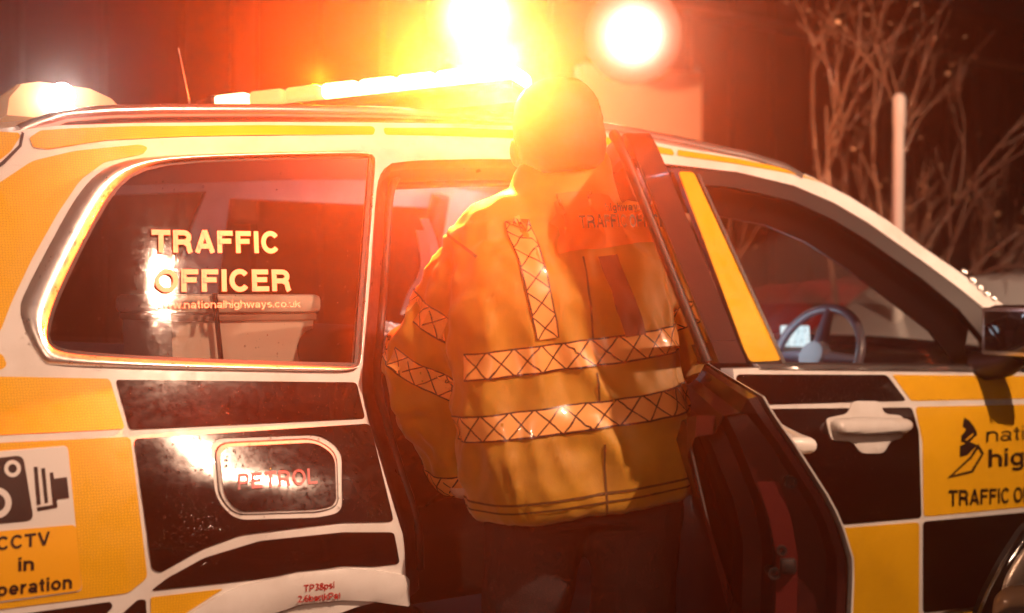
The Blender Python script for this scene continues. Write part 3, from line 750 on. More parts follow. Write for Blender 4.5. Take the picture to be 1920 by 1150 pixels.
hx0 = swing(Vector((1.33, S(1.33, .985)-.040, .985))); hx1 = swing(Vector((1.58, S(1.58, .985)-.040, .985)))
tube('door_handle', [hx0-out_n*.045, hx0-out_n*.02, hx0, hx0*.7+hx1*.3, hx0*.3+hx1*.7, hx1, hx1-out_n*.045], [.015, .017, .016, .014, .014, .016, .015], WHITE, rdoor, 12)
for pts, m_ in (([(1.30, .70), (1.30, .95), (1.75, .95), (1.75, .70)], YEL), ([(1.76, .70), (1.76, .95), (2.18, .95), (2.18, .70)], BLK), ([(1.76, .42), (1.76, .69), (2.18, .69), (2.18, .42)], YEL)):
    panel('livery_panel', rnd(pts, .02), m_, rdoor, off=.0022, th=.0012, h=.05, xf=swing)
# --- roof light bar (swept V) with its lamps
AMB = (1.0, .065, .002)
bar = thing('x', 'x', 'x'); COL.objects.unlink(bar); bpy.data.objects.remove(bar)
apex = Vector((1.20, .9, 1.80)); nearE = Vector((1.75, .25, 1.845)); farE = Vector((1.75, 1.55, 1.845))
BARM = emit('amber_lens', (1, .62, .30), 7.0)
BASEM = mat('bar_base', (.03, .03, .03), .4)
def arm(a, b, root):
    d = (b-a); ln = d.length; d.normalize(); Rm = Matrix.Rotation(math.atan2(d.y, d.x), 3, 'Z') @ Matrix.Rotation(-math.asin(d.z), 3, 'Y')
    bs = box('bar_base', (a+b)/2-Vector((0, 0, .035)), (ln, .20, .025), BASEM, root, .01, Rm)
    n = 8
    for k in range(n):
        c = a+(b-a)*((k+.5)/n); box('lens', c, (ln/n-.004, .19, .042), BARM if k not in (1, 2) else mat('dim_lens', (.6, .3, .12), .2, emis=(1, .45, .15), es=1.2), bs, .014, Rm, 3)
    box('bar_foot', (a+b)/2-Vector((0, 0, .075)), (.12, .12, .06), BASEM, bs, .01, Rm)
    return bs
lb = box('light_bar', apex-Vector((0.02, 0, .01)), (.12, .14, .07), BASEM, car, .02)
arm(apex, nearE, lb); arm(apex, farE, lb)
def plight(name, loc, e, col, r=.03, parent=None):
    l = bpy.data.lights.new(name, 'POINT'); l.energy = e; l.color = col; l.shadow_soft_size = r
    o = bpy.data.objects.new(name, l); o.location = loc; link(o, parent); return o
E0 = 150*BAR_I
def slight(name, loc, e, col, aim, cone, r, parent, blend=.7):
    l = bpy.data.lights.new(name, 'SPOT'); l.energy = e; l.color = col; l.shadow_soft_size = r; l.spot_size = radians(cone); l.spot_blend = blend
    o = bpy.data.objects.new(name, l); o.location = loc; o.rotation_euler = (Vector(aim)-Vector(loc)).to_track_quat('-Z', 'Y').to_euler(); link(o, parent); return o
AX = (-1.5, -1.65, .75)
slight('bar_lamp', at_y(930, 130, .20), E0, AMB, AX, 88, .03, car, .8)
slight('bar_lamp', at_y(948, 122, .19), E0*.055, (1, .5, .2), AX, 88, .03, car, .8)
slight('bar_lamp', at_y(800, 134, .45), E0*.30, AMB, AX, 88, .03, car, .8)
slight('bar_lamp', at_y(870, 118, .36), E0*.02, (1, .5, .2), AX, 88, .03, car, .8)
slight('bar_lamp', at_y(600, 155, .66), E0*.05, AMB, AX, 88, .03, car, .8)
plight('bar_lamp', apex*.2+nearE*.8+Vector((0, 0, .09)), 120, AMB, .05, car)
slight('bar_lamp', apex*.3+nearE*.7+Vector((.1, .1, .12)), 1250, (1, .42, .20), at_d(1400, 260, 9), 50, .05, car, .9)  # spot added to brighten the board and trees behind
# aerial
q = at_y(356, 196, .9); tube('aerial', [q-Vector((0, 0, .06)), q, at_y(334, 90, .9)], [.006, .0035, .0022], SILV, car, 8)
# rear roof beacon
rc = at_y(100, 208, .55)
rbm = mat('beacon_lens', (.4, .2, .09), .2, emis=(1, .5, .22), es=.25)
bc = []
prof = [(-.13, -.04), (-.125, .0), (-.10, .035), (-.06, .045), (.05, .04), (.10, .02), (.14, -.02), (.14, -.04)]
for y in (0, .02, .5, .9): bc += [(rc.x+a*(.96 if y in (0,) else 1), .42+y, rc.z+b*(.92 if y == 0 else 1)) for a, b in prof]
m8 = len(prof); fs = [(i*m8+k, i*m8+k+1, (i+1)*m8+k+1, (i+1)*m8+k) for i in range(3) for k in range(m8-1)]+[tuple(range(m8))[::-1]]
beacon = mk('rear_beacon', bc, fs, rbm, car, True, 40)
lp = at_y(117, 178, .37)
lathe('beacon_lamp', [(.0, -.01), (.022, -.01), (.026, 0), (.018, .012), (0, .016)], lp, (0, -1, 0), emit('white_led', (1, .93, .88), 80), beacon, 16)
slight('beacon_light', lp+Vector((0, -.03, .0)), 8, (1, .80, .70), (0, -2.3, 1.3), 120, .012, car)

# ================================================================== street lamps behind the viewer (two read from reflections in the car, one added)
def street_lamp(pos, label, e, col, aim, cone=62):
    t = thing('street_lamp', label, 'street lamp', (pos[0], pos[1], GZ), 'street lamps lighting the near side of the car')
    pole = tube('pole', [(pos[0], pos[1]-.5, GZ), (pos[0], pos[1]-.5, pos[2]-.1), (pos[0], pos[1]-.4, pos[2]), (pos[0], pos[1], pos[2]+.03)], [.07, .05, .04, .035], SILV, t, 12)
    hd = box('lamp_head', (pos[0], pos[1], pos[2]+.07), (.3, .5, .09), SILV, t, .03)
    box('diffuser', (pos[0], pos[1], pos[2]+.02), (.24, .4, .02), emit('street_glow', col, 6), hd, .005)
    l = bpy.data.lights.new('street_light', 'SPOT'); l.energy = e; l.color = col; l.shadow_soft_size = .06 if pos[2] > 2 else .15; l.spot_size = radians(cone); l.spot_blend = .5
    o = bpy.data.objects.new('street_light', l); o.location = (pos[0], pos[1], pos[2]-.03)
    d = Vector(aim)-Vector(pos); o.rotation_euler = d.to_track_quat('-Z', 'Y').to_euler(); link(o, t)
WARM = (1, .61, .40)
street_lamp((2.3, -3.9, 4.9), 'tall grey street lamp behind the camera', 1330*KEY_I, WARM, (2.4, .1, .6), 84)
street_lamp((7.3, -3.1, 1.75), 'low lamp on a short post ahead of the car', 2100*KEY_I, WARM, (2.9, 0, .6), 34)

street_lamp((-2.3, -3.5, 2.5), 'added unseen lamp behind the camera near the car tail', 220*KEY_I, WARM, (1.3, -.3, .8), 36)  # lamp added out of view to light the officer's left sleeve
# ================================================================== things inside the car
BOXM = mat('box_plastic', (.85, .8, .74), .45)
b0 = at_y(322, 690, .42); b1 = at_y(588, 690, .42); zt = at_y(560, 585, .42).z; zb = .80
crate = thing('storage_box', 'cream plastic storage box with a lid behind the rear quarter window', 'box', ((b0.x+b1.x)/2, .62, zb))
cxm = (b0.x+b1.x)/2; wx = (b1.x-b0.x)
vs = []
for (z, k) in ((zb, .93), (zt, 1.0)):
    for (sx, sy) in ((-1, -1), (1, -1), (1, 1), (-1, 1)): vs.append((cxm+sx*wx/2*k, .62+sy*.2*k, z))
mk('tub', vs, [(0, 1, 5, 4), (1, 2, 6, 5), (2, 3, 7, 6), (3, 0, 4, 7), (3, 2, 1, 0)], BOXM, crate, False)
box('lid', (cxm, .62, zt+.02), (wx+.03, .44, .045), BOXM, crate, .014)
box('lid_rim', (cxm, .62, zt-.012), (wx+.012, .415, .018), mat('rim_shadow', (.35, .28, .24), .6), crate, .004)  # lip's darker colour paints the shade under the lid
tube('strap', [(cxm-.03, .405, zb), (cxm-.075, .398, zt-.04), (cxm-.085, .392, zt+.045)], .006, RUB, crate, 6)
# bag with a crumpled white sheet on the rear bench
def lump(name, c, r, m, parent=None, seed=0, amp=.25, sc=6, n=40, flat=None):
    bm = bmesh.new(); bmesh.ops.create_icosphere(bm, subdivisions=5, radius=1)
    for v in bm.verts:
        d = v.co.normalized(); k = 1+amp*noise.noise(d*sc*.35+Vector((seed, 0, 0)))+amp*.6*abs(noise.noise(d*sc+Vector((0, seed, 0))))
        v.co = Vector((d.x*r[0]*k, d.y*r[1]*k, d.z*r[2]*k))+Vector(c)
    if flat is not None:
        for v in bm.verts: v.co.z = max(v.co.z, flat)
    bm.verts.index_update(); v_ = [v.co.copy() for v in bm.verts]; f_ = [[q.index for q in f.verts] for f in bm.faces]; bm.free()
    return mk(name, v_, f_, m, parent, True, 40)
PLAS = mat('white_plastic_sheet', (.75, .76, .8), .25); L(PLAS, bump(PLAS, ntex(PLAS, 25, 4), .8, .02), base(PLAS).inputs['Normal'])
bp = at_y(765, 640, .72)
bag = thing('holdall_bag', 'dark bag topped with crumpled pale plastic on the rear seat', 'bag', (bp.x, bp.y, .69))
lump('bag_body', (bp.x, bp.y, .92), (.22, .26, .24), TRIM, bag, 3, .2, flat=.69)
lump('plastic_sheet', (bp.x-.02, bp.y-.03, 1.135), (.17, .2, .055), PLAS, bag, 8, .6, 9)

# ================================================================== the officer
VR = Vector((cos(PHI), -sin(PHI), 0)); VF = Vector((sin(PHI), cos(PHI), 0))
PYAW = radians(13)
PF = Matrix.Rotation(PYAW, 3, 'Z') @ VF; PR = Matrix.Rotation(PYAW, 3, 'Z') @ VR
PO = at_d(1098, 700, 2.56); PO.z = GZ
ROLL = radians(7.0); PIV = .88
def up2l(p):           # upper body: lean to the left about the hips
    x, y, z = p; dz = z-PIV
    return Vector((x*cos(ROLL)-dz*sin(ROLL), y, PIV+x*sin(ROLL)+dz*cos(ROLL)))
def l2up(p):
    x, y, z = p; dz = z-PIV
    return Vector((x*cos(ROLL)+dz*sin(ROLL), y, PIV-x*sin(ROLL)+dz*cos(ROLL)))
def l2w(p): return Vector((PO.x, PO.y, 0))+PR*p[0]+PF*p[1]+Vector((0, 0, p[2]))
def w2l(p):
    d = p-Vector((PO.x, PO.y, 0)); return Vector((d.dot(PR), d.dot(PF), p.z))
def upw(p): return l2w(up2l(p))
def arm_px(u, v, Z): return l2up(w2l(at_d(u, v, Z)))
def loftg(secs, n=36):
    """secs: (centre, half-axis vector a, half-axis vector b, exponent)"""
    vs = []; fs = []
    for (c, a, b, e) in secs:
        for k in range(n):
            t = 2*pi*k/n; ct, st_ = cos(t), sin(t)
            vs.append(Vector(c)+Vector(a)*math.copysign(abs(ct)**e, ct)+Vector(b)*math.copysign(abs(st_)**e, st_))
    m_ = len(secs)
    for i in range(m_-1):
        for k in range(n): fs.append((i*n+k, i*n+(k+1) % n, (i+1)*n+(k+1) % n, (i+1)*n+k))
    fs += [tuple(range(n))[::-1], tuple(range((m_-1)*n, m_*n))]
    return vs, fs
def union(geos, voxel, smooth=6, fac=.5):
    """join closed shapes into one continuous surface"""
    vs = []; fs = []
    for v, f in geos:
        b_ = len(vs); vs += [tuple(q) for q in v]; fs += [tuple(i+b_ for i in q) for q in f]
    me = bpy.data.meshes.new('u'); me.from_pydata(vs, [], fs); me.update()
    bm = bmesh.new(); bm.from_mesh(me); bmesh.ops.recalc_face_normals(bm, faces=bm.faces); bm.to_mesh(me); bm.free()
    o = bpy.data.objects.new('u', me); COL.objects.link(o)
    r = o.modifiers.new('r', 'REMESH'); r.mode = 'VOXEL'; r.voxel_size = voxel
    if smooth: q = o.modifiers.new('s', 'SMOOTH'); q.factor = fac; q.iterations = smooth
    m2 = bpy.data.meshes.new_from_object(o.evaluated_get(bpy.context.evaluated_depsgraph_get()))
    V = [v.co.copy() for v in m2.vertices]; Nn = [v.normal.copy() for v in m2.vertices]; Fc = [tuple(p_.vertices) for p_ in m2.polygons]
    bpy.data.objects.remove(o); bpy.data.meshes.remove(me); bpy.data.meshes.remove(m2)
    return V, Nn, Fc
X_, Y_, Z_ = Vector((1, 0, 0)), Vector((0, 1, 0)), Vector((0, 0, 1))
def hsec(z, a, b, cyy, cx=0, e=.8, tilt=0): return ((cx, cyy, z), X_*a, Y_*b+Z_*tilt*b, e)
torso = loftg([hsec(.842, .238, .165, .0), hsec(.87, .246, .17, .0), hsec(.96, .243, .165, .005), hsec(1.06, .238, .155, .02), hsec(1.16, .238, .15, .03), hsec(1.26, .243, .148, .045),
               hsec(1.33, .238, .14, .06), hsec(1.385, .215, .125, .075), hsec(1.425, .175, .105, .09, .015), hsec(1.455, .13, .09, .10, .035), hsec(1.48, .1, .085, .11, .045)], 44)
collar = loftg([hsec(1.43, .135, .105, .09, .03, .9, -.12), hsec(1.47, .122, .105, .10, .045, .9, -.14), hsec(1.51, .112, .106, .11, .055, .9, -.2), hsec(1.545, .108, .106, .12, .06, .9, -.3), hsec(1.56, .10, .098, .122, .06, .9, -.3)], 32)
SHL = arm_px(926, 452, 2.60); ELL = arm_px(806, 694, 2.66); WRL = arm_px(882, 908, 2.74)
def armg(pts, rad):
    return tubeg(spline(pts, 7), np.interp(np.linspace(0, 1, 7*(len(pts)-1)+1), np.linspace(0, 1, len(rad)), rad), 24)
midU = (SHL+ELL)/2+Vector((-.012, -.01, .01)); midF = (ELL+WRL)/2
armL = armg([SHL+Vector((.08, .02, .015)), SHL, midU, ELL, midF, WRL], [.088, .086, .080, .088, .082, .060])
SHR = Vector((.20, .07, 1.36)); ELR = Vector((.29, .16, 1.13)); WRR = Vector((.20, .40, 1.12))
armR = armg([SHR+Vector((-.07, .02, .015)), SHR, (SHR+ELR)/2, ELR, (ELR+WRR)/2, WRR], [.085, .08, .074, .074, .064, .055])
V, Nn, Fc = union([torso, collar, armL, armR], .0095, 10, .5)
def fold(p, nn):
    q = Vector(p); d = 0
    q2 = Vector((q.x*7, q.y*7, q.z*1.7)); d += .016*noise.noise(q2+Vector((3, 1, 7)))+.020*(.45-abs(noise.noise(Vector((q.x*8, q.y*5, q.z*1.1+2)))))
    q3 = Vector((q.x*15+q.z*3, q.y*15, q.z*5)); d += .015*(.8-2*abs(noise.noise(q3)))
    q4 = Vector((q.x*38, q.y*38, q.z*24)); d += .004*noise.noise(q4)
    if q.x < -.215 or (q.x < -.17 and q.z < 1.3):      # sleeve: creases across and along it
        ax_ = (ELL-SHL).normalized() if q.z > ELL.z else (WRL-ELL).normalized(); t = q.dot(ax_)
        d += .010*noise.noise(Vector((t*20, q.y*9, q.x*9)))+.007*(1-2*abs(noise.noise(Vector((q.x*16, q.y*22, q.z*6)))))
    if q.z > 1.45: d *= .45
    if q.z < .93: d *= .35+.65*max(0, (q.z-.84)/.09)
    return d
V = [v+n_*fold(v, n_) for v, n_ in zip(V, Nn)]
HIVIS = mat('hi_vis_fabric', (.42, .21, .006), .62); p = base(HIVIS)
L(HIVIS, bump(HIVIS, ntex(HIVIS, 420, 2), .35, .0012), p.inputs['Normal']); p.inputs['Sheen Weight'].default_value = .25
L(HIVIS, mixc(HIVIS, ramp(HIVIS, ntex(HIVIS, 9, 6), .45, .8), (.45, .22, .006), (.30, .125, .006)), p.inputs['Base Color'])
officer = thing('person', 'person in yellow hi-vis jacket with reflective bands leaning into the open rear door', 'person', (PO.x, PO.y, GZ))
jk = mk('jacket', [upw(v) for v in V], Fc, HIVIS, officer)
bvh = BVHTree.FromPolygons(V, Fc)
# reflective tape
TAPE = mat('reflective_tape', (.85, .8, .74), .35, metal=.0, coat=.4); nt = TAPE.node_tree
uvn = N(TAPE, 'ShaderNodeUVMap'); sx = N(TAPE, 'ShaderNodeSeparateXYZ'); L(TAPE, uvn.outputs[0], sx.inputs[0])
def mth(m, op, a, b=None):
    n = N(m, 'ShaderNodeMath'); n.operation = op
    for i, q in enumerate((a, b)):
        if q is None: continue
        if isinstance(q, (int, float)): n.inputs[i].default_value = q
        else: L(m, q, n.inputs[i])
    return n.outputs[0]
fu = mth(TAPE, 'FRACT', sx.outputs[0])
d1 = mth(TAPE, 'ABSOLUTE', mth(TAPE, 'SUBTRACT', fu, sx.outputs[1])); d2 = mth(TAPE, 'ABSOLUTE', mth(TAPE, 'SUBTRACT', mth(TAPE, 'SUBTRACT', 1., fu), sx.outputs[1]))
ed_ = mth(TAPE, 'MULTIPLY', mth(TAPE, 'MINIMUM', sx.outputs[1], mth(TAPE, 'SUBTRACT', 1., sx.outputs[1])), .62)
dm = mth(TAPE, 'MINIMUM', mth(TAPE, 'MINIMUM', d1, d2), ed_)
L(TAPE, mixc(TAPE, mth(TAPE, 'GREATER_THAN', dm, .042), (.03, .012, .008), (.90, .42, .13)), base(TAPE).inputs['Base Color'])
SEAM = mat('seam_thread', (.10, .045, .006), .7)
def band(rows, parent, name='reflective_band', m=None, per=1.0):
    """rows: list of (lower point, upper point) on the cloth"""
    vs = []; fs = []; uv = []; s_ = 0
    for i, (a, b) in enumerate(rows):
        if i: s_ += ((a+b)/2-(rows[i-1][0]+rows[i-1][1])/2).length/(max((a-b).length, .03)*per)
        k4 = 12 if m else 4
        for j in range(k4+1): vs.append(a+(b-a)*j/k4); uv.append((s_, j/k4))
        if i:
            for j in range(k4): b_ = (i-1)*(k4+1)+j; fs.append((b_, b_+k4+1, b_+k4+2, b_+1))
    vs2 = []
    for v in vs:                                   # lay every point on the cloth
        co, no, _, _ = bvh.find_nearest(v); vs2.append(co+no*(.0035 if not m else .002 if m is SEAM else .006))
    o = mk(name, [upw(v) for v in vs2], fs, m or TAPE, parent)
    ul = o.data.uv_layers.new(name='UVMap')
    for lp in o.data.loops: ul.data[lp.index].uv = uv[lp.vertex_index]
    return o
def cast(org, d):
    co, no, _, _ = bvh.ray_cast(org, d.normalized(), .5); return co
def belt(zc, hh, x0, x1, n=60, bend=0):
    rows = []
    for t in np.linspace(x0, x1, n):                   # t: angle round the back, 0 = straight back
        c = Vector((0, .03, zc)); d = Vector((sin(t), -cos(t), 0)); o_ = c+Vector((d.x*.34, d.y*.26, 0))
        r = []
        for dz in (-hh/2, hh/2):
            q = cast(o_+Z_*dz, -d)
            if q is None: q = c+Vector((d.x*.24, d.y*.155, dz))
            r.append(q)
        rows.append(r)
    return rows
def upz(u, v): return l2up(w2l(at_d(u, v, 2.42)))
zb1 = upz(1100, 664).z; zb2 = upz(1060, 785).z
band(belt(zb1, .056, radians(-62), radians(88)), jk)
band(belt(zb2, .054, radians(-80), radians(88)), jk)
def vstripe(u0, v0, u1, v1, w_, n=30):
    a = upz(u0, v0); b = upz(u1, v1); rows = []
    for t in np.linspace(0, 1, n):
        c = a+(b-a)*t; r = []
        for dx in (-w_/2, w_/2):
            q = cast(Vector((c.x+dx, -.5, c.z)), Y_); r.append(q if q is not None else Vector((c.x+dx, -.06, c.z)))
        rows.append(r)
    return rows
band(vstripe(985, 372, 1028, 636, .052), jk); band(vstripe(1160, 478, 1200, 632, .048), jk, 'unlit_strip', mat('unlit_strip', (.09, .022, .008), .6))  # right stripe coloured dark so that it looks unlit
def cuff(A, B, t, w_, rr, n=40, a0=0, a1=360):
    ax_ = (B-A).normalized(); c = A+(B-A)*t; e1 = ax_.orthogonal().normalized(); e2 = ax_.cross(e1); rows = []
    for k in range(n+1):
        th = radians(a0+(a1-a0)*k/n); d = e1*cos(th)+e2*sin(th); r = []
        for s_ in (-w_/2, w_/2):
            cc = c+ax_*s_; q = cast(cc+d*rr, -d); r.append(q if q is not None else cc+d*.07)
        rows.append(r)
    return rows
band(cuff(SHL, ELL, .62, .055, .105), jk); band(cuff(SHL, ELL, .99, .05, .11), jk); band(cuff(ELL, WRL, .86, .055, .10), jk)
band(cuff(SHR, ELR, .6, .055, .105), jk)
band(belt(.885, .005, radians(-95), radians(95)), jk, 'hem_seam', SEAM)
band(belt(.868, .004, radians(-95), radians(95)), jk, 'hem_seam', SEAM)
band(cuff(SHL, ELL, .08, .006, .14, 40), jk, 'sleeve_seam', SEAM)
band(vstripe(1108, 480, 1118, 640, .004, 24), jk, 'back_seam', SEAM); band(vstripe(1120, 700, 1124, 770, .004, 12), jk, 'back_seam', SEAM); band(vstripe(1126, 830, 1130, 960, .004, 14), jk, 'back_seam', SEAM)
# orange back panel and its words
OR = mat('orange_panel', (.75, .16, .02), .6)
rows = []
pa = upz(1064, 474); pb = upz(1300, 462); hgt_ = .125
for t in np.linspace(0, 1, 60):
    c = pa+(pb-pa)*t; r = []
    for dz in (0, hgt_):
        q = cast(Vector((c.x, -.5, pa.z+dz)), Y_); r.append(q if q is not None else Vector((c.x, -.05, pa.z+dz)))
    rows.append(r)
band([r for r in rows], jk, 'back_panel', OR)
def jk_text(s_, u0, v0, u1, v1, cap, m_, w_=.2):
    Vt, Ft, lf, wd = text_geo(s_, w_); a = upz(u0, v0); b = upz(u1, v1); cz = cap/F*2.42
    xs_ = np.linspace(a.x-.02, b.x+.02, 60); yb_ = []
    for xq in xs_:
        zq = a.z+(b.z-a.z)*(xq-a.x)/(b.x-a.x); hs_ = [cast(Vector((xq, -.5, zq+k*cz*.5)), Y_) for k in range(-1, 4)]
        yb_.append(min([h_.y for h_ in hs_ if h_ is not None] or [.0]))
    yb_ = np.minimum(np.array(yb_), .02)
    for _ in range(6): yb_[1:-1] = (yb_[:-2]+yb_[1:-1]*2+yb_[2:])/4
    vs = []
    for t, l_ in zip(Vt, lf):
        x_ = a.x+(b.x-a.x)*t[0]/wd; vs.append(upw(Vector((x_, float(np.interp(x_, xs_, yb_))-.018-l_, a.z+(b.z-a.z)*t[0]/wd+t[1]*cz))))
    return mk('lettering', vs, Ft, m_, jk, False)
DKR = mat('dark_print', (.05, .012, .01), .5)
jk_text('TRAFFIC OFFICER', 1106, 424, 1318, 416, 25, DKR)
jk_text('highways', 1170, 388, 1250, 384, 15, DKR)
# body (one continuous figure), trousers, boots, hair
HC = l2up(w2l(at_d(1046, 262, 2.655)))
def ell(c, r, n=20):
    secs = []
    for t in np.linspace(-.985, .985, n):
        k = sqrt(1-t*t); secs.append(((c[0], c[1], c[2]+t*r[2]), X_*r[0]*k, Y_*r[1]*k, 1))
    return loftg(secs, 24)
def tg(a, b, r0, r1): return tubeg([Vector(a), (Vector(a)+Vector(b))/2, Vector(b)], [r0, (r0+r1)/2, r1], 14)
tl = 1
head = [ell(HC, (.078, .098, .118)), ell(HC+Vector((0, .035, -.06)), (.058, .066, .07)), tg(HC+Vector((0, .0, -.08)), (.04, .09, 1.42), .062, .07),
        ell(HC+Vector((0, .10, -.02)), (.015, .022, .03)), ell(HC+Vector((-.096, .01, -.02)), (.014, .022, .034)), ell(HC+Vector((.096, .01, -.02)), (.014, .022, .034)), ell(HC+Vector((0, .088, -.062)), (.024, .012, .010))]
def hand(W_, d, spread):
    d = d.normalized(); s_ = d.cross(Z_).normalized(); n_ = s_.cross(d); g_ = [tubeg([W_-d*.12, W_, W_+d*.05, W_+d*.09], [.034, .028, .040, .036], 12)]
    for k, (off, ln) in enumerate(((-.030, .068), (-.010, .078), (.011, .074), (.030, .058))):
        a = W_+d*.08+s_*off; g_.append(tubeg([a, a+d*ln*.45-n_*.006, a+d*ln*.75-n_*.022, a+d*ln*.92-n_*.04], [.0095, .009, .0085, .007], 8))
    a = W_+d*.02+s_*.034*spread; g_.append(tubeg([a, a+d*.03+s_*.022*spread-n_*.01, a+d*.06+s_*.024*spread-n_*.028], [.012, .011, .008], 8))
    return g_
hL = hand(WRL+Y_*.03, (WRL-midF).normalized()*.15+Y_*1.0+X_*.25, 1); hR = hand(WRR+Vector((0, .03, 0)), Vector((-.3, 1, -.1)), -1)
core = loftg([hsec(.86, .15, .11, .0), hsec(1.1, .15, .10, .03), hsec(1.35, .16, .10, .06), hsec(1.45, .08, .06, .09)], 20)
armsb = [tubeg([SHL, ELL, WRL], [.045, .04, .03], 12), tubeg([SHR, ELR, WRR], [.045, .04, .03], 12)]
legs_l = [((-.10, .0, .9), (-.12, .06, .5), (-.13, .0, .05)), ((.10, -.02, .9), (.12, .03, .5), (.13, -.06, .05))]
legs_b = [tubeg([l2up(q) for q in lg], [.08, .055, .04], 12) for lg in legs_l]
Vb, Nb, Fb = union(head+hL+hR+[core]+armsb+legs_b, .0075, 5, .5)
SKIN = mat('skin', (.52, .30, .22), .5)
body = mk('body', [upw(v) for v in Vb], Fb, SKIN, officer)
for sx_ in (-1, 1):
    e_ = HC+Vector((.031*sx_, .089, .004)); v_, f_ = ell(e_, (.012, .010, .010), 8); mk('eye', [upw(q) for q in v_], f_, mat('eye_white', (.8, .8, .8), .2) if sx_ < 0 else MATS['eye_white'], body)
hv, hf = loftg([((HC.x, HC.y-.012-.02*max(0, -t), HC.z+.012+t*.122), X_*.098*(1-abs(t)**2.6)**.42, Y_*.11*(1-abs(t)**2.6)**.42, .92) for t in np.linspace(-.74, .992, 22)], 32)
hv2 = []
for q in hv:
    dq = q-HC
    if dq.y > .055 and dq.z < .07: q = Vector((q.x*.9+HC.x*.1, HC.y+.05, q.z))
    hv2.append(q+(dq.normalized())*.003*noise.noise(q*90))
HAIR = mat('dark_hair', (.035, .022, .016), .55); L(HAIR, bump(HAIR, ntex(HAIR, 400, 3), .35, .002), base(HAIR).inputs['Normal'])
mk('hair', [upw(q) for q in hv2], hf, HAIR, officer)
tr = [loftg([hsec(.80, .17, .13, .0, 0), hsec(.92, .19, .14, .0, 0), hsec(1.02, .18, .13, .01, 0)], 24)]
for lg in legs_l: tr.append(tubeg(spline([Vector(lg[0])+Z_*.05, lg[0], lg[1], lg[2]], 5), list(np.linspace(.12, .082, 16)), 18))
Vt_, Nt_, Ft_ = union(tr, .013, 5, .5)
Vt_ = [v+n_*(.014*noise.noise(Vector((v.x*6, v.y*6, v.z*9)))+.006*noise.noise(v*22)) for v, n_ in zip(Vt_, Nt_)]
NAVY = mat('dark_trousers', (.02, .014, .016), .8); L(NAVY, bump(NAVY, ntex(NAVY, 300, 2), .4, .002), base(NAVY).inputs['Normal'])
mk('trousers', [l2w(v) for v in Vt_], Ft_, NAVY, officer)
for lg in legs_l:
    c = Vector(lg[2]); v_, f_ = loftg([((c.x, c.y+.04, GZ), X_*.052, Y_*.14, .7), ((c.x, c.y+.04, GZ+.03), X_*.055, Y_*.145, .7), ((c.x, c.y+.02, GZ+.09), X_*.05, Y_*.11, .8), ((c.x, c.y-.02, GZ+.16), X_*.055, Y_*.06, 1), ((c.x, c.y-.02, GZ+.28), X_*.058, Y_*.062, 1)], 20)
    mk('boot', [l2w(q) for q in v_], f_, RUB, officer)

# ================================================================== background
# cladded building
CLAD = mat('cladding', (.05, .016, .010), .55); L(CLAD, mixc(CLAD, ramp(CLAD, ntex(CLAD, 1.5, 6), .35, .7), (.03, .009, .007), (.06, .02, .013)), base(CLAD).inputs['Base Color'])
WY = 8.4
bld = thing('industrial_building', 'long dark brown cladded building wall behind the cars', 'building', (10, WY, GZ))
box('wall', (11, WY+.2, 2.6), (34, .3, 5.6), CLAD, bld, 0)
pm = None
for k in range(48):
    x = -5+k*.68
    if pm is None:
        pm = box('cladding_panel', (0, 0, 0), (.60, .09, 5.2), CLAD, bld, .02); pm.matrix_parent_inverse = Matrix.Translation(-bld.location)
        pm.location = (x, WY, 2.55)
    else:
        c = pm.copy(); COL.objects.link(c); c.location = (x, WY, 2.55+random.uniform(-.02, .02)); c.parent = bld; c.matrix_parent_inverse = pm.matrix_parent_inverse.copy()
box('gutter', (11, WY-.12, at_y(1600, 75, WY-.12).z), (33, .12, .10), mat('gutter', (.2, .16, .14), .5), bld, .02)
box('door_post', at_y(458, 90, WY-.15), (.22, .12, 3.2), mat('pale_post', (.5, .4, .33), .6), bld, .02)
# floodlights on masts
def flood(u, v, Z, label, s_, e, r):
    q = at_d(u, v, Z); t = thing('flood_light', label, 'floodlight', (q.x, q.y, GZ), 'floodlights behind the car')
    aim = (Vector((0, CY, CZ))-q).normalized()
    bk_ = (WY-.05-q.y)/(-aim.y); tube('bracket_arm', [q-aim*.1, q-aim*bk_*.6, q-aim*bk_], .025, TRIM, t, 10)
    hd = lathe('lamp_head', [(.05, -.14), (r*.8, -.08), (r*1.05, .0), (r*1.02, .01)], q, aim, TRIM, t, 24)
    fm_ = emit('flood_glow', (1, .80, .62), s_)              # emission painted to fade outward, giving the disc a soft glowing edge
    gp_ = N(fm_, 'ShaderNodeNewGeometry'); vd_ = N(fm_, 'ShaderNodeVectorMath'); vd_.operation = 'DISTANCE'; L(fm_, gp_.outputs['Position'], vd_.inputs[0]); vd_.inputs[1].default_value = q
    e_ = mth(fm_, 'MULTIPLY', mth(fm_, 'POWER', 2.718, mth(fm_, 'MULTIPLY', mth(fm_, 'MULTIPLY', vd_.outputs['Value'], vd_.outputs['Value']), -1/(r*.42)**2)), s_*2.2)
    L(fm_, e_, base(fm_).inputs['Emission Strength'])
    lathe('lamp_glass', [(r*1.02, .014), (r*.7, .024), (0, .03)], q, aim, fm_, hd, 28)
    l = bpy.data.lights.new('flood_beam', 'SPOT'); l.energy = e; l.color = (1, .55, .30); l.spot_size = radians(60); l.spot_blend = .9; l.shadow_soft_size = .02
    o = bpy.data.objects.new('flood_beam', l); o.location = q+aim*.05; o.rotation_euler = aim.to_track_quat('-Z', 'Y').to_euler(); link(o, t)
flood(897, 32, 7.2, 'round floodlight shining at the camera, left one of two high behind the car', 4.5, 70, .30)
flood(1188, 66, 6.9, 'round floodlight shining at the camera, right one of two high behind the car', 4.5, 60, .27)
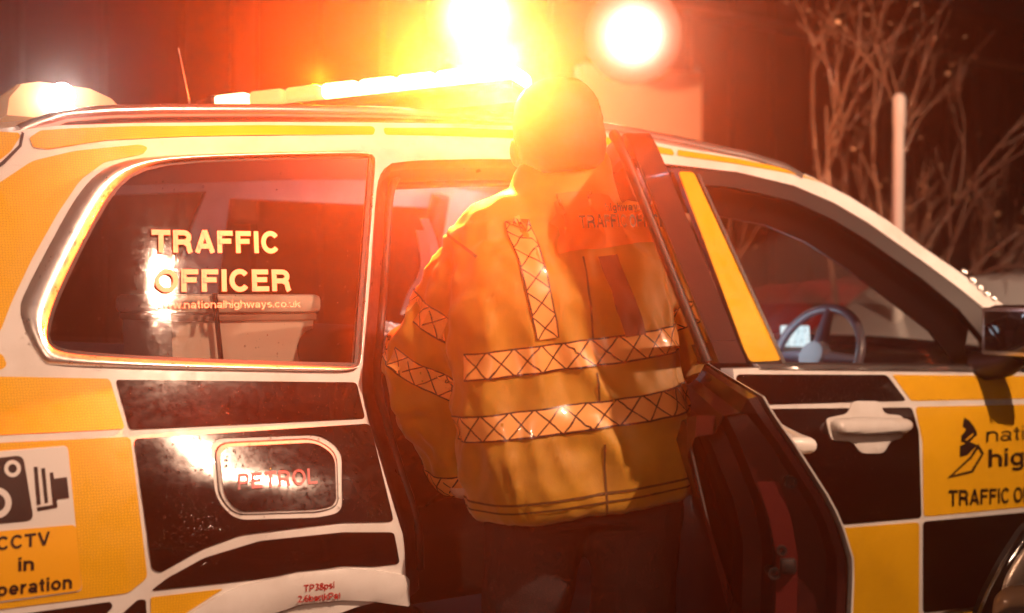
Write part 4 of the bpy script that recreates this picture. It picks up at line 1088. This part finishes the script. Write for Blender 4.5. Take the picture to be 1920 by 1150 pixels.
# plain cars and van of the background
def plaincar(name, label, col, loc, yaw, hl=False, van=False):
    t = thing(name, label, 'van' if van else 'car', (loc[0], loc[1], GZ))
    M = Matrix.Translation((loc[0], loc[1], GZ)) @ Matrix.Rotation(yaw, 4, 'Z')
    PT = mat(name+'_paint', col, .25, coat=.8); GLS = MATS.get('dark_glass') or mat('dark_glass', (.015, .015, .018), .06, coat=.5)
    if van: st_ = [(-2.6, .62, .7, .66), (-2.55, 1.0, 1.1, .80), (-2.2, 1.22, 1.3, .88), (-1.6, 1.3, 2.2, .80), (-1.2, 1.32, 2.46, .80), (.5, 1.32, 2.5, .80), (2.5, 1.32, 2.5, .80), (2.62, 1.3, 2.4, .78)]
    else: st_ = [(-2.15, .55, .60, .62), (-2.05, .72, .76, .80), (-1.2, .90, .94, .72), (-.75, .93, 1.0, .68), (-.1, .95, 1.40, .56), (.5, .96, 1.45, .57), (1.2, .97, 1.38, .55), (1.75, .97, 1.04, .62), (2.1, .92, .96, .66), (2.2, .6, .62, .6)]
    vs = []; fs = []; hw = .98 if van else .88; n = 13
    for (x, bz, tz, tw) in st_:
        k = .8 if x in (st_[0][0], st_[-1][0]) else 1
        half = [(hw*.9*k, .25), (hw*k, .42), (hw*k, bz*.8), (hw*.97*k, bz), (tw+(hw*.97-tw)*.08 if tz-bz > .1 else tw, bz+(tz-bz)*.9), (tw*.9, tz), (0, tz+.03)]
        ring = [(x, -a, z) for a, z in half]+[(x, a, z) for a, z in half[:-1][::-1]]
        vs += ring
    for i in range(len(st_)-1):
        for k in range(n-1): fs.append((i*n+k, i*n+k+1, i*n+n+k+1, i*n+n+k))
    fs += [tuple(range(n)), tuple(range((len(st_)-1)*n, len(st_)*n))[::-1]]
    bd = mk('body', [M @ Vector(q) for q in vs], fs, PT, t, True, 35)
    for sy in (-1, 1):                                   # side windows
        for (xa, xb) in (((-.55, .42), (.50, 1.35)) if not van else ((-1.85, -1.0),)):
            if van: quad = [(xa, 1.36), (xb, 1.36), (xb, 2.05), (xa+.4, 2.05)]
            else: quad = [(xa, 1.0), (xb, 1.0), (xb-(.12 if xb > 1 else 0), 1.31), (xa+(.38 if xa < 0 else 0), 1.31)]
            gv = []
            for (x, z) in quad:
                s0 = [q for q in st_]; bz = np.interp(x, [q[0] for q in s0], [q[1] for q in s0]); tz = np.interp(x, [q[0] for q in s0], [q[2] for q in s0]); tw = np.interp(x, [q[0] for q in s0], [q[3] for q in s0])
                f_ = (z-bz)/max(.05, (tz-bz)*.9); yy = hw*.97+(tw+(hw*.97-tw)*.08-hw*.97)*min(1, max(0, f_)); gv.append(M @ Vector((x, sy*(yy+.012), z)))
            mk('side_window', gv, [(0, 1, 2, 3) if sy < 0 else (3, 2, 1, 0)], GLS, bd, False)
    for sy in (-1, 1):
        for x in ((-1.45, 1.4) if not van else (-1.75, 1.6)):
            c = M @ Vector((x, sy*(hw-.09), .32)); w_ = lathe('wheel', [(.1, -.1), (.29, -.1), (.32, -.06), (.32, .06), (.29, .1), (.1, .1)], c, M.to_3x3() @ Vector((0, 1, 0)), RUB, t, 28)
            lathe('rim', [(0, 0), (.19, .0), (.21, -.01)], c+(M.to_3x3() @ Vector((0, sy*.102, 0))), M.to_3x3() @ Vector((0, sy, 0)), SILV, w_, 20)
    return t, bd, M
qa = at_d(1088, 128, 8.6); qb = at_d(1314, 128, 9.0)
pb_ = thing('site_board', 'pale board on posts below the right floodlight', 'board', ((qa.x+qb.x)/2, (qa.y+qb.y)/2, GZ))
PB = mat('board_paint', (.72, .58, .46), .5); dv = (qb-qa); ang = math.atan2(dv.y, dv.x)
box('board', (qa+qb)/2-Vector((0, 0, .55)), (dv.length, .04, 1.1), PB, pb_, .01, Matrix.Rotation(ang, 3, 'Z'))
for q in (qa, qb): tube('post', [(q.x, q.y+.05, GZ), (q.x, q.y+.05, q.z+.02)], .035, SILV, pb_, 10)
q = at_d(1690, 640, 6.3); plaincar('red_car', 'red car seen through the front side window', (.45, .015, .02), (q.x, q.y+.6), .05)
q = at_d(1925, 640, 5.6); plaincar('silver_car', 'silver car beyond the windscreen at the right edge', (.6, .6, .6), (q.x-.1, q.y+.2), .1)
# white post
q0 = at_d(1683, 420, 5.6); q1 = at_d(1686, 185, 5.6)
wp = thing('marker_post', 'slim white post standing behind the windscreen in front of shrubs', 'post', (q0.x, q0.y, GZ))
PW = mat('post_white', (.8, .78, .74), .4)
tube('shaft', [(q0.x, q0.y, GZ), q0, q1], .026, PW, wp, 14); lathe('cap', [(.028, -.13), (.030, -.12), (.030, 0), (.018, .02), (0, .022)], q1, (0, 0, 1), PW, wp, 14)
# bare wet trees
BARK = mat('wet_bark', (.16, .10, .07), .15, coat=.6); L(BARK, bump(BARK, ntex(BARK, 60, 4), .5, .01), base(BARK).inputs['Normal'])
GLINT = mat('twig_glint', (.5, .36, .24), .3, coat=.4)  # pale flakes at the twig tips, coloured to stand in for blurred glints
def bare_tree(label, u, v, Z, H, spread, seed, lean=0, depth=5):
    rr = random.Random(seed); q = at_d(u, v, Z); base_ = Vector((q.x, q.y, GZ)); t = thing('bare_tree', label, 'tree', base_, 'bare trees beside the building')
    trunk = ([], []); crown = ([], []); tips = []
    def add(dst, g_):
        b_ = len(dst[0]); dst[0].extend(g_[0]); dst[1].extend([tuple(i+b_ for i in f) for f in g_[1]])
    def grow(p, d, ln, r, lv):
        pts = [p]; 
        for k in range(4):
            d = (d+Vector((rr.uniform(-.18, .18), rr.uniform(-.18, .18), rr.uniform(-.05, .15)))).normalized(); pts.append(pts[-1]+d*ln/4)
        add(trunk if lv < 2 else crown, tubeg(pts, list(np.linspace(r, r*.6, 5)), 6 if lv > 1 else 9))
        if lv >= depth: tips.append(pts[-1]); return
        for k in range(3 if lv < 3 else 2):
            a = rr.uniform(0, 2*pi); o_ = d.orthogonal().normalized(); o_ = Matrix.Rotation(a, 3, d) @ o_
            grow(pts[rr.randint(2, 4)], (d+o_*rr.uniform(.3, .8)*spread+VR*lean*.3).normalized(), ln*rr.uniform(.6, .8), r*.68, lv+1)
    grow(base_, Vector((lean*VR.x, lean*VR.y, 1)).normalized(), H*.30, .024, 0)
    tk = mk('trunk', trunk[0], trunk[1], BARK, t); mk('crown', crown[0], crown[1], BARK, t)
    lv_ = ([], [])
    for tp in tips:
        for k in range(1):
            c = tp+Vector((rr.gauss(0, .06), rr.gauss(0, .06), rr.gauss(0, .06))); a = Vector((rr.gauss(0, 1), rr.gauss(0, 1), rr.gauss(0, 1))).normalized(); b = a.orthogonal().normalized(); s_ = rr.uniform(.007, .015)
            add(lv_, ([c-a*s_*1.6, c+b*s_, c+a*s_*1.6, c-b*s_], [(0, 1, 2, 3)]))
    mk('twig_glint_cluster', lv_[0], lv_[1], GLINT, t)['kind'] = 'stuff'
bare_tree('bare wet tree spreading above the windscreen, widest of the trees', 1545, 600, 6.2, 4.2, .95, 11, .1)
bare_tree('bare wet tree behind the white post, rightmost of the trees', 1735, 600, 6.8, 3.2, .9, 23, .12)
bare_tree('thin bare sapling right of the floodlights, leftmost of the trees', 1390, 600, 6.2, 2.8, .45, 5, 0, 4)
# parked car in the foreground corner, only its headlamp corner in view
q = at_d(1905, 1085, 2.4)
t, bd, M = plaincar('parked_car', 'dark car nearest the camera, only its glinting headlamp corner in view', (.05, .02, .015), (q.x+2.42, q.y-.80), 0)
def lampface(name, outl, Z, bulge, m_, back):
    V_, T_ = sheet(rnd(outl, 12), (), 7.0)
    d_ = segdist(V_, rnd(outl, 12)); vs = [at_d(p_[0], p_[1], Z-bulge*min(1, d_[i]/45)**.5) for i, p_ in enumerate(V_)]; n_ = len(vs)
    vs += [at_d(p_[0]+8, p_[1], Z+back) for p_ in V_]; fs = []; cnt = {}
    for f in T_:
        a_, b_, c_ = V_[f]; f = tuple(f) if (b_[0]-a_[0])*(c_[1]-a_[1])-(b_[1]-a_[1])*(c_[0]-a_[0]) < 0 else tuple(f[::-1]); fs.append(f)
        for i in range(3): cnt[(f[i], f[(i+1) % 3])] = 1
    fs += [tuple(i+n_ for i in f[::-1]) for f in list(fs)]+[(b_, a_, a_+n_, b_+n_) for (a_, b_) in cnt if (b_, a_) not in cnt]
    return mk(name, vs, fs, m_, t, True, 40)
HLO = [(1826, 1165), (1848, 1110), (1880, 1050), (1918, 992), (1985, 945), (2060, 930), (2080, 1165)]
lampface('headlamp_housing', [(x-7, y-7) for x, y in HLO], 2.43, .0, RUB, .05)
lampface('headlamp_reflector', [(1862, 1165), (1885, 1080), (1915, 1030), (1990, 985), (2060, 1000), (2060, 1165)], 2.415, .012, CHROME, .005)
lampface('indicator_lens', [(1858, 1165), (1864, 1118), (1890, 1098), (1940, 1096), (1990, 1110), (2000, 1165)], 2.40, .03, mat('indicator_lens', (.55, .36, .24), .2, coat=1), .01)
lampface('headlamp_glass', HLO, 2.36, .02, glass('lamp_cover', (.92, .88, .84), .03), .04)

# ================================================================== haze: a volume added to stand in for the lamps' lens glare
hm = bpy.data.materials.new('haze'); hm.use_nodes = True; nt = hm.node_tree; nt.nodes.remove(nt.nodes['Principled BSDF'])
pv = nt.nodes.new('ShaderNodeVolumePrincipled'); pv.inputs['Color'].default_value = (.95, .95, .95, 1); pv.inputs['Density'].default_value = HAZE; pv.inputs['Anisotropy'].default_value = .925
nt.links.new(pv.outputs[0], nt.nodes['Material Output'].inputs['Volume'])
hb = box('haze', (7, 3, 3.0), (40, 34, 10), hm, None, 0); kind(hb, 'stuff')
